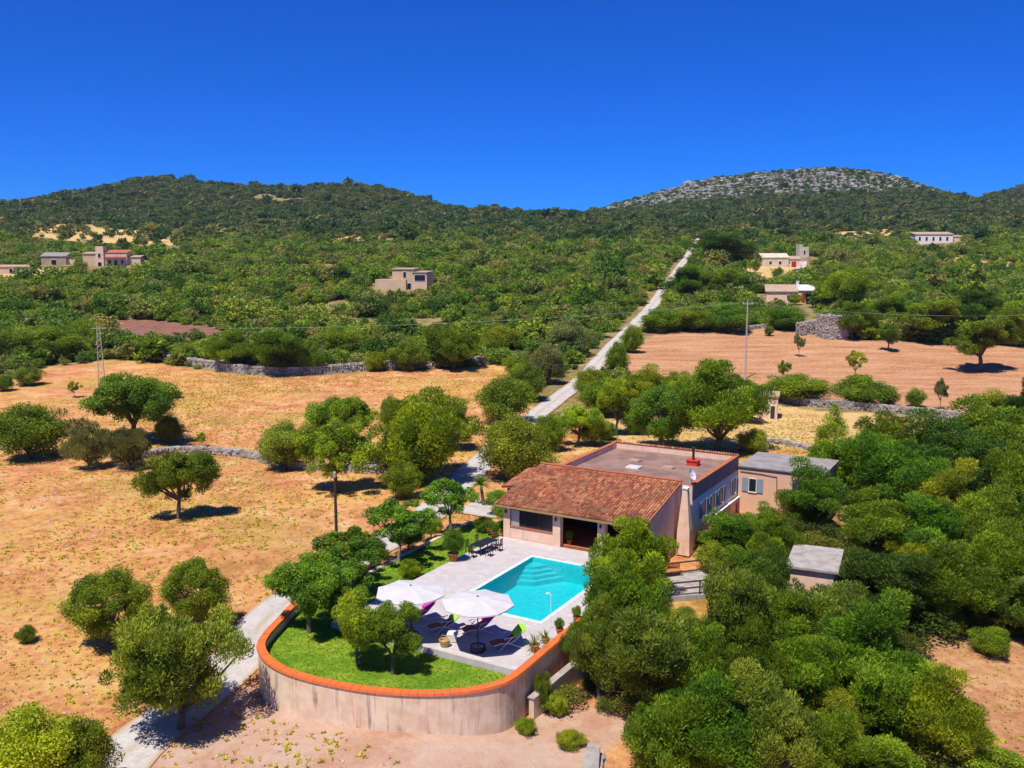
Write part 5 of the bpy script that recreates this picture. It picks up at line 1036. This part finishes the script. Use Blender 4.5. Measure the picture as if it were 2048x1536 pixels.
CLEAR2 = [gpoly(p) for p in ([(50, 488), (60, 455), (330, 468), (375, 500), (300, 508)], [(620, 494), (620, 482), (810, 474), (815, 486)], [(1640, 494), (1640, 476), (1790, 462), (1800, 476)])]
def free(X, Y):
    ok = road_dist(X, Y) > 3.7; wx, wy = X + fbm(X / 9, Y / 9, 91, 2) * 7, Y + fbm(X / 9, Y / 9, 95, 2) * 7
    for q in [Z_PINK, Z_BROWN, FIELD2] + CLEAR: ok &= ~inpoly(X, Y, q)
    few = RNG.uniform(0, 1, len(X)) < .07
    for q in Z_DRY + CLEAR2: ok &= ~inpoly(wx, wy, q) | (few & (Y > 200))
    ok &= ~((X > .3 * Y - 26) & (X < .66 * Y) & (Y < 165) & (Y > 118) & (X > 3))
    return ok
XA, YA = jgrid(-230, 240, 128, 330, 2.2); XB, YB = jgrid(-460, 480, 330, 700, 3.1); kb = RNG.uniform(0, 1, len(XB)) > sst(YB, 430, 690); XB, YB = XB[kb], YB[kb]; X, Y = np.append(XA, XB), np.append(YA, YB)
k_ = (np.abs(X) < .63 * Y + 12) & free(X, Y) & (Y > 150) & ~((X > -60) & (Y < 172) & (X < 8)); k_ &= fbm(X / 26, Y / 26, 21, 4) > -.33; k_ &= fbm(X / 60 + Y / 90, Y / 16, 27, 3) > -.42
k_ &= ~((Y < 164) & (X < -40))
X, Y = X[k_], Y[k_]
big = np.clip(fbm(X / 20, Y / 20, 33, 2) - .1, 0, 1); sz = 1.75 * np.exp(RNG.normal(0, .38, len(X))) + (RNG.uniform(0, 1, len(X)) < .12 + .5 * big) * RNG.uniform(.8, 2.8, len(X)) + 1.0 * sst(Y, 250, 480); P = np.column_stack([X, Y, hg(X, Y) - .15]); hh = sz * RNG.uniform(.7, 1.2, len(X))
scatter('hillside_scrub', P, np.column_stack([sz * 1.25, sz * 1.25, hh]), protoc, 'dense green scrub covering the slope between the fields and the hills', 'scrub')
X, Y = jgrid(-950, 1000, 430, 1560, 4.6)
k_ = (np.abs(X) < .64 * Y + 15) & free(X, Y) & (RNG.uniform(0, 1, len(X)) < sst(Y, 420, 640))
rocky = sst(Y, 1110, 1260) * sst(X, 90, 170) * (1 - sst(X, 640, 720)); k_ &= RNG.uniform(0, 1, len(X)) > rocky * .5; k_ &= fbm(X / 60, Y / 60, 44, 4) > -.42; k_ &= fbm(X / 120, Y / 24, 47, 3) > -.5
X, Y = X[k_], Y[k_]
sz = (3.6 + .8 * sst(Y, 500, 800)) * np.exp(RNG.normal(0, .33, len(X))) * (1 - .3 * (sst(Y, 1110, 1260) * sst(X, 90, 170) * (1 - sst(X, 640, 720)))); P = np.column_stack([X, Y, hg(X, Y) - .4]); hh = sz * RNG.uniform(.65, 1.1, len(X))
scatter('hill_woods', P, np.column_stack([sz * 1.2, sz * 1.2, hh]), hillc, 'dark green scrub woods covering the distant hills', 'woods')
X, Y = jgrid(80, 720, 990, 1480, 4.2); k_ = RNG.uniform(0, 1, len(X)) < .6 * sst(Y, 1100, 1250) * sst(X, 90, 170) * (1 - sst(X, 640, 720)) * (fbm(X / 90, Y / 13, 51, 3) > .0); X, Y = X[k_], Y[k_]
sz = 1.7 * np.exp(RNG.normal(0, .45, len(X))); scatter('hill_rocks', np.column_stack([X, Y, hg(X, Y) + .6]), np.column_stack([sz * 1.5, sz, sz * 1.1]), rockc, 'pale grey limestone outcrops on the upper right hill', 'rocks')
# weeds and stones in the fields
def field_pts(n, x0, x1, y0, y1, dens=None, s=1):
    X = RNG.uniform(x0, x1, n); Y = RNG.uniform(y0, y1, n); k = (np.abs(X) < .62 * Y + 6) & (road_dist(X, Y) > 2.0); p, q = to_local(X, Y)
    k &= ~((p > -27.5) & (p < 27) & (q > -6.2) & (q < 21)); k &= ~((q > 13) & (p > -20) & (Y < 110) & (X < 62) & ~inpoly(X, Y, UCLEAR[0]))
    if dens is not None: k &= RNG.uniform(0, 1, n) < np.clip(dens(X, Y), 0, 1)
    return X[k], Y[k]
X, Y = field_pts(60000, -75, 45, 36, 170, lambda X, Y: .45 + .9 * fbm(X / 9, Y / 9, 61, 3)); g = tufts(np.column_stack([X, Y]), hg(X, Y), .11, .06, 5, 'dry_leaf', 'dry_grass', 1.2); tag(g, 'dry yellow grass tufts scattered over the stubble fields', 'grass', kind='stuff')
X, Y = field_pts(34000, -75, 45, 36, 170, lambda X, Y: .28 + 1.2 * fbm(X / 12, Y / 12, 71, 3)); g = tufts(np.column_stack([X, Y]), hg(X, Y), .15, .09, 7, 'weed_leaf', 'green_weeds', 1.2); tag(g, 'yellow-green weeds scattered over the stubble fields', 'weeds', kind='stuff')
X, Y = field_pts(9000, -60, 40, 34, 130, lambda X, Y: .5 + .7 * fbm(X / 8, Y / 8, 81, 3)); sz = .06 * np.exp(RNG.normal(0, .45, len(X))); scatter('field_stones', np.column_stack([X, Y, hg(X, Y) + .01]), np.column_stack([sz * 1.3, sz, sz * .8]), stonec, 'small pale stones lying in the stubble fields', 'stones')
X, Y = jgrid(3, 62, 36, 118, 1.5); p, q = to_local(X, Y); k_ = (q > 14.2) & (X > .03 * Y) & (X < .62 * Y + 5) & ~((p > 18) & (q < 22)) & ~inpoly(X, Y, UCLEAR[0]) & ~inpoly(X, Y, UCLEAR[1]) & ~inpoly(X, Y, UCLEAR[2]) & ~inpoly(X, Y, Z_DRY[0]) & ((X - 20.6) ** 2 + (Y - 60) ** 2 > 7) & (fbm(X / 6, Y / 6, 15, 3) > -.25)
X, Y = X[k_], Y[k_]; sz = 1.5 * np.exp(RNG.normal(0, .3, len(X))); scatter('thicket_undergrowth', np.column_stack([X, Y, hg(X, Y) - .1]), np.column_stack([sz * 1.2, sz * 1.2, sz * RNG.uniform(.5, .9, len(X))]), underc, 'low tangled undergrowth beneath the right-hand thicket', 'undergrowth')

# ------------------------------------------------------------------ clear summer air
hz = link('haze', MB().box(-2400, 2400, -215, 2450, -8, 190).mesh('haze'))
hm_ = bpy.data.materials.new('haze_air'); hm_.use_nodes = True; ht = hm_.node_tree; ht.nodes.clear(); ho = ht.nodes.new('ShaderNodeOutputMaterial'); pv = ht.nodes.new('ShaderNodeVolumePrincipled')
pv.inputs['Color'].default_value = (.80, .88, 1.0, 1); pv.inputs['Density'].default_value = .00006; pv.inputs['Anisotropy'].default_value = .2
ht.links.new(pv.outputs[0], ho.inputs['Volume']); hz.data.materials.append(hm_); tag(hz, 'thin blue summer air softening the distant hills', 'haze', kind='stuff')
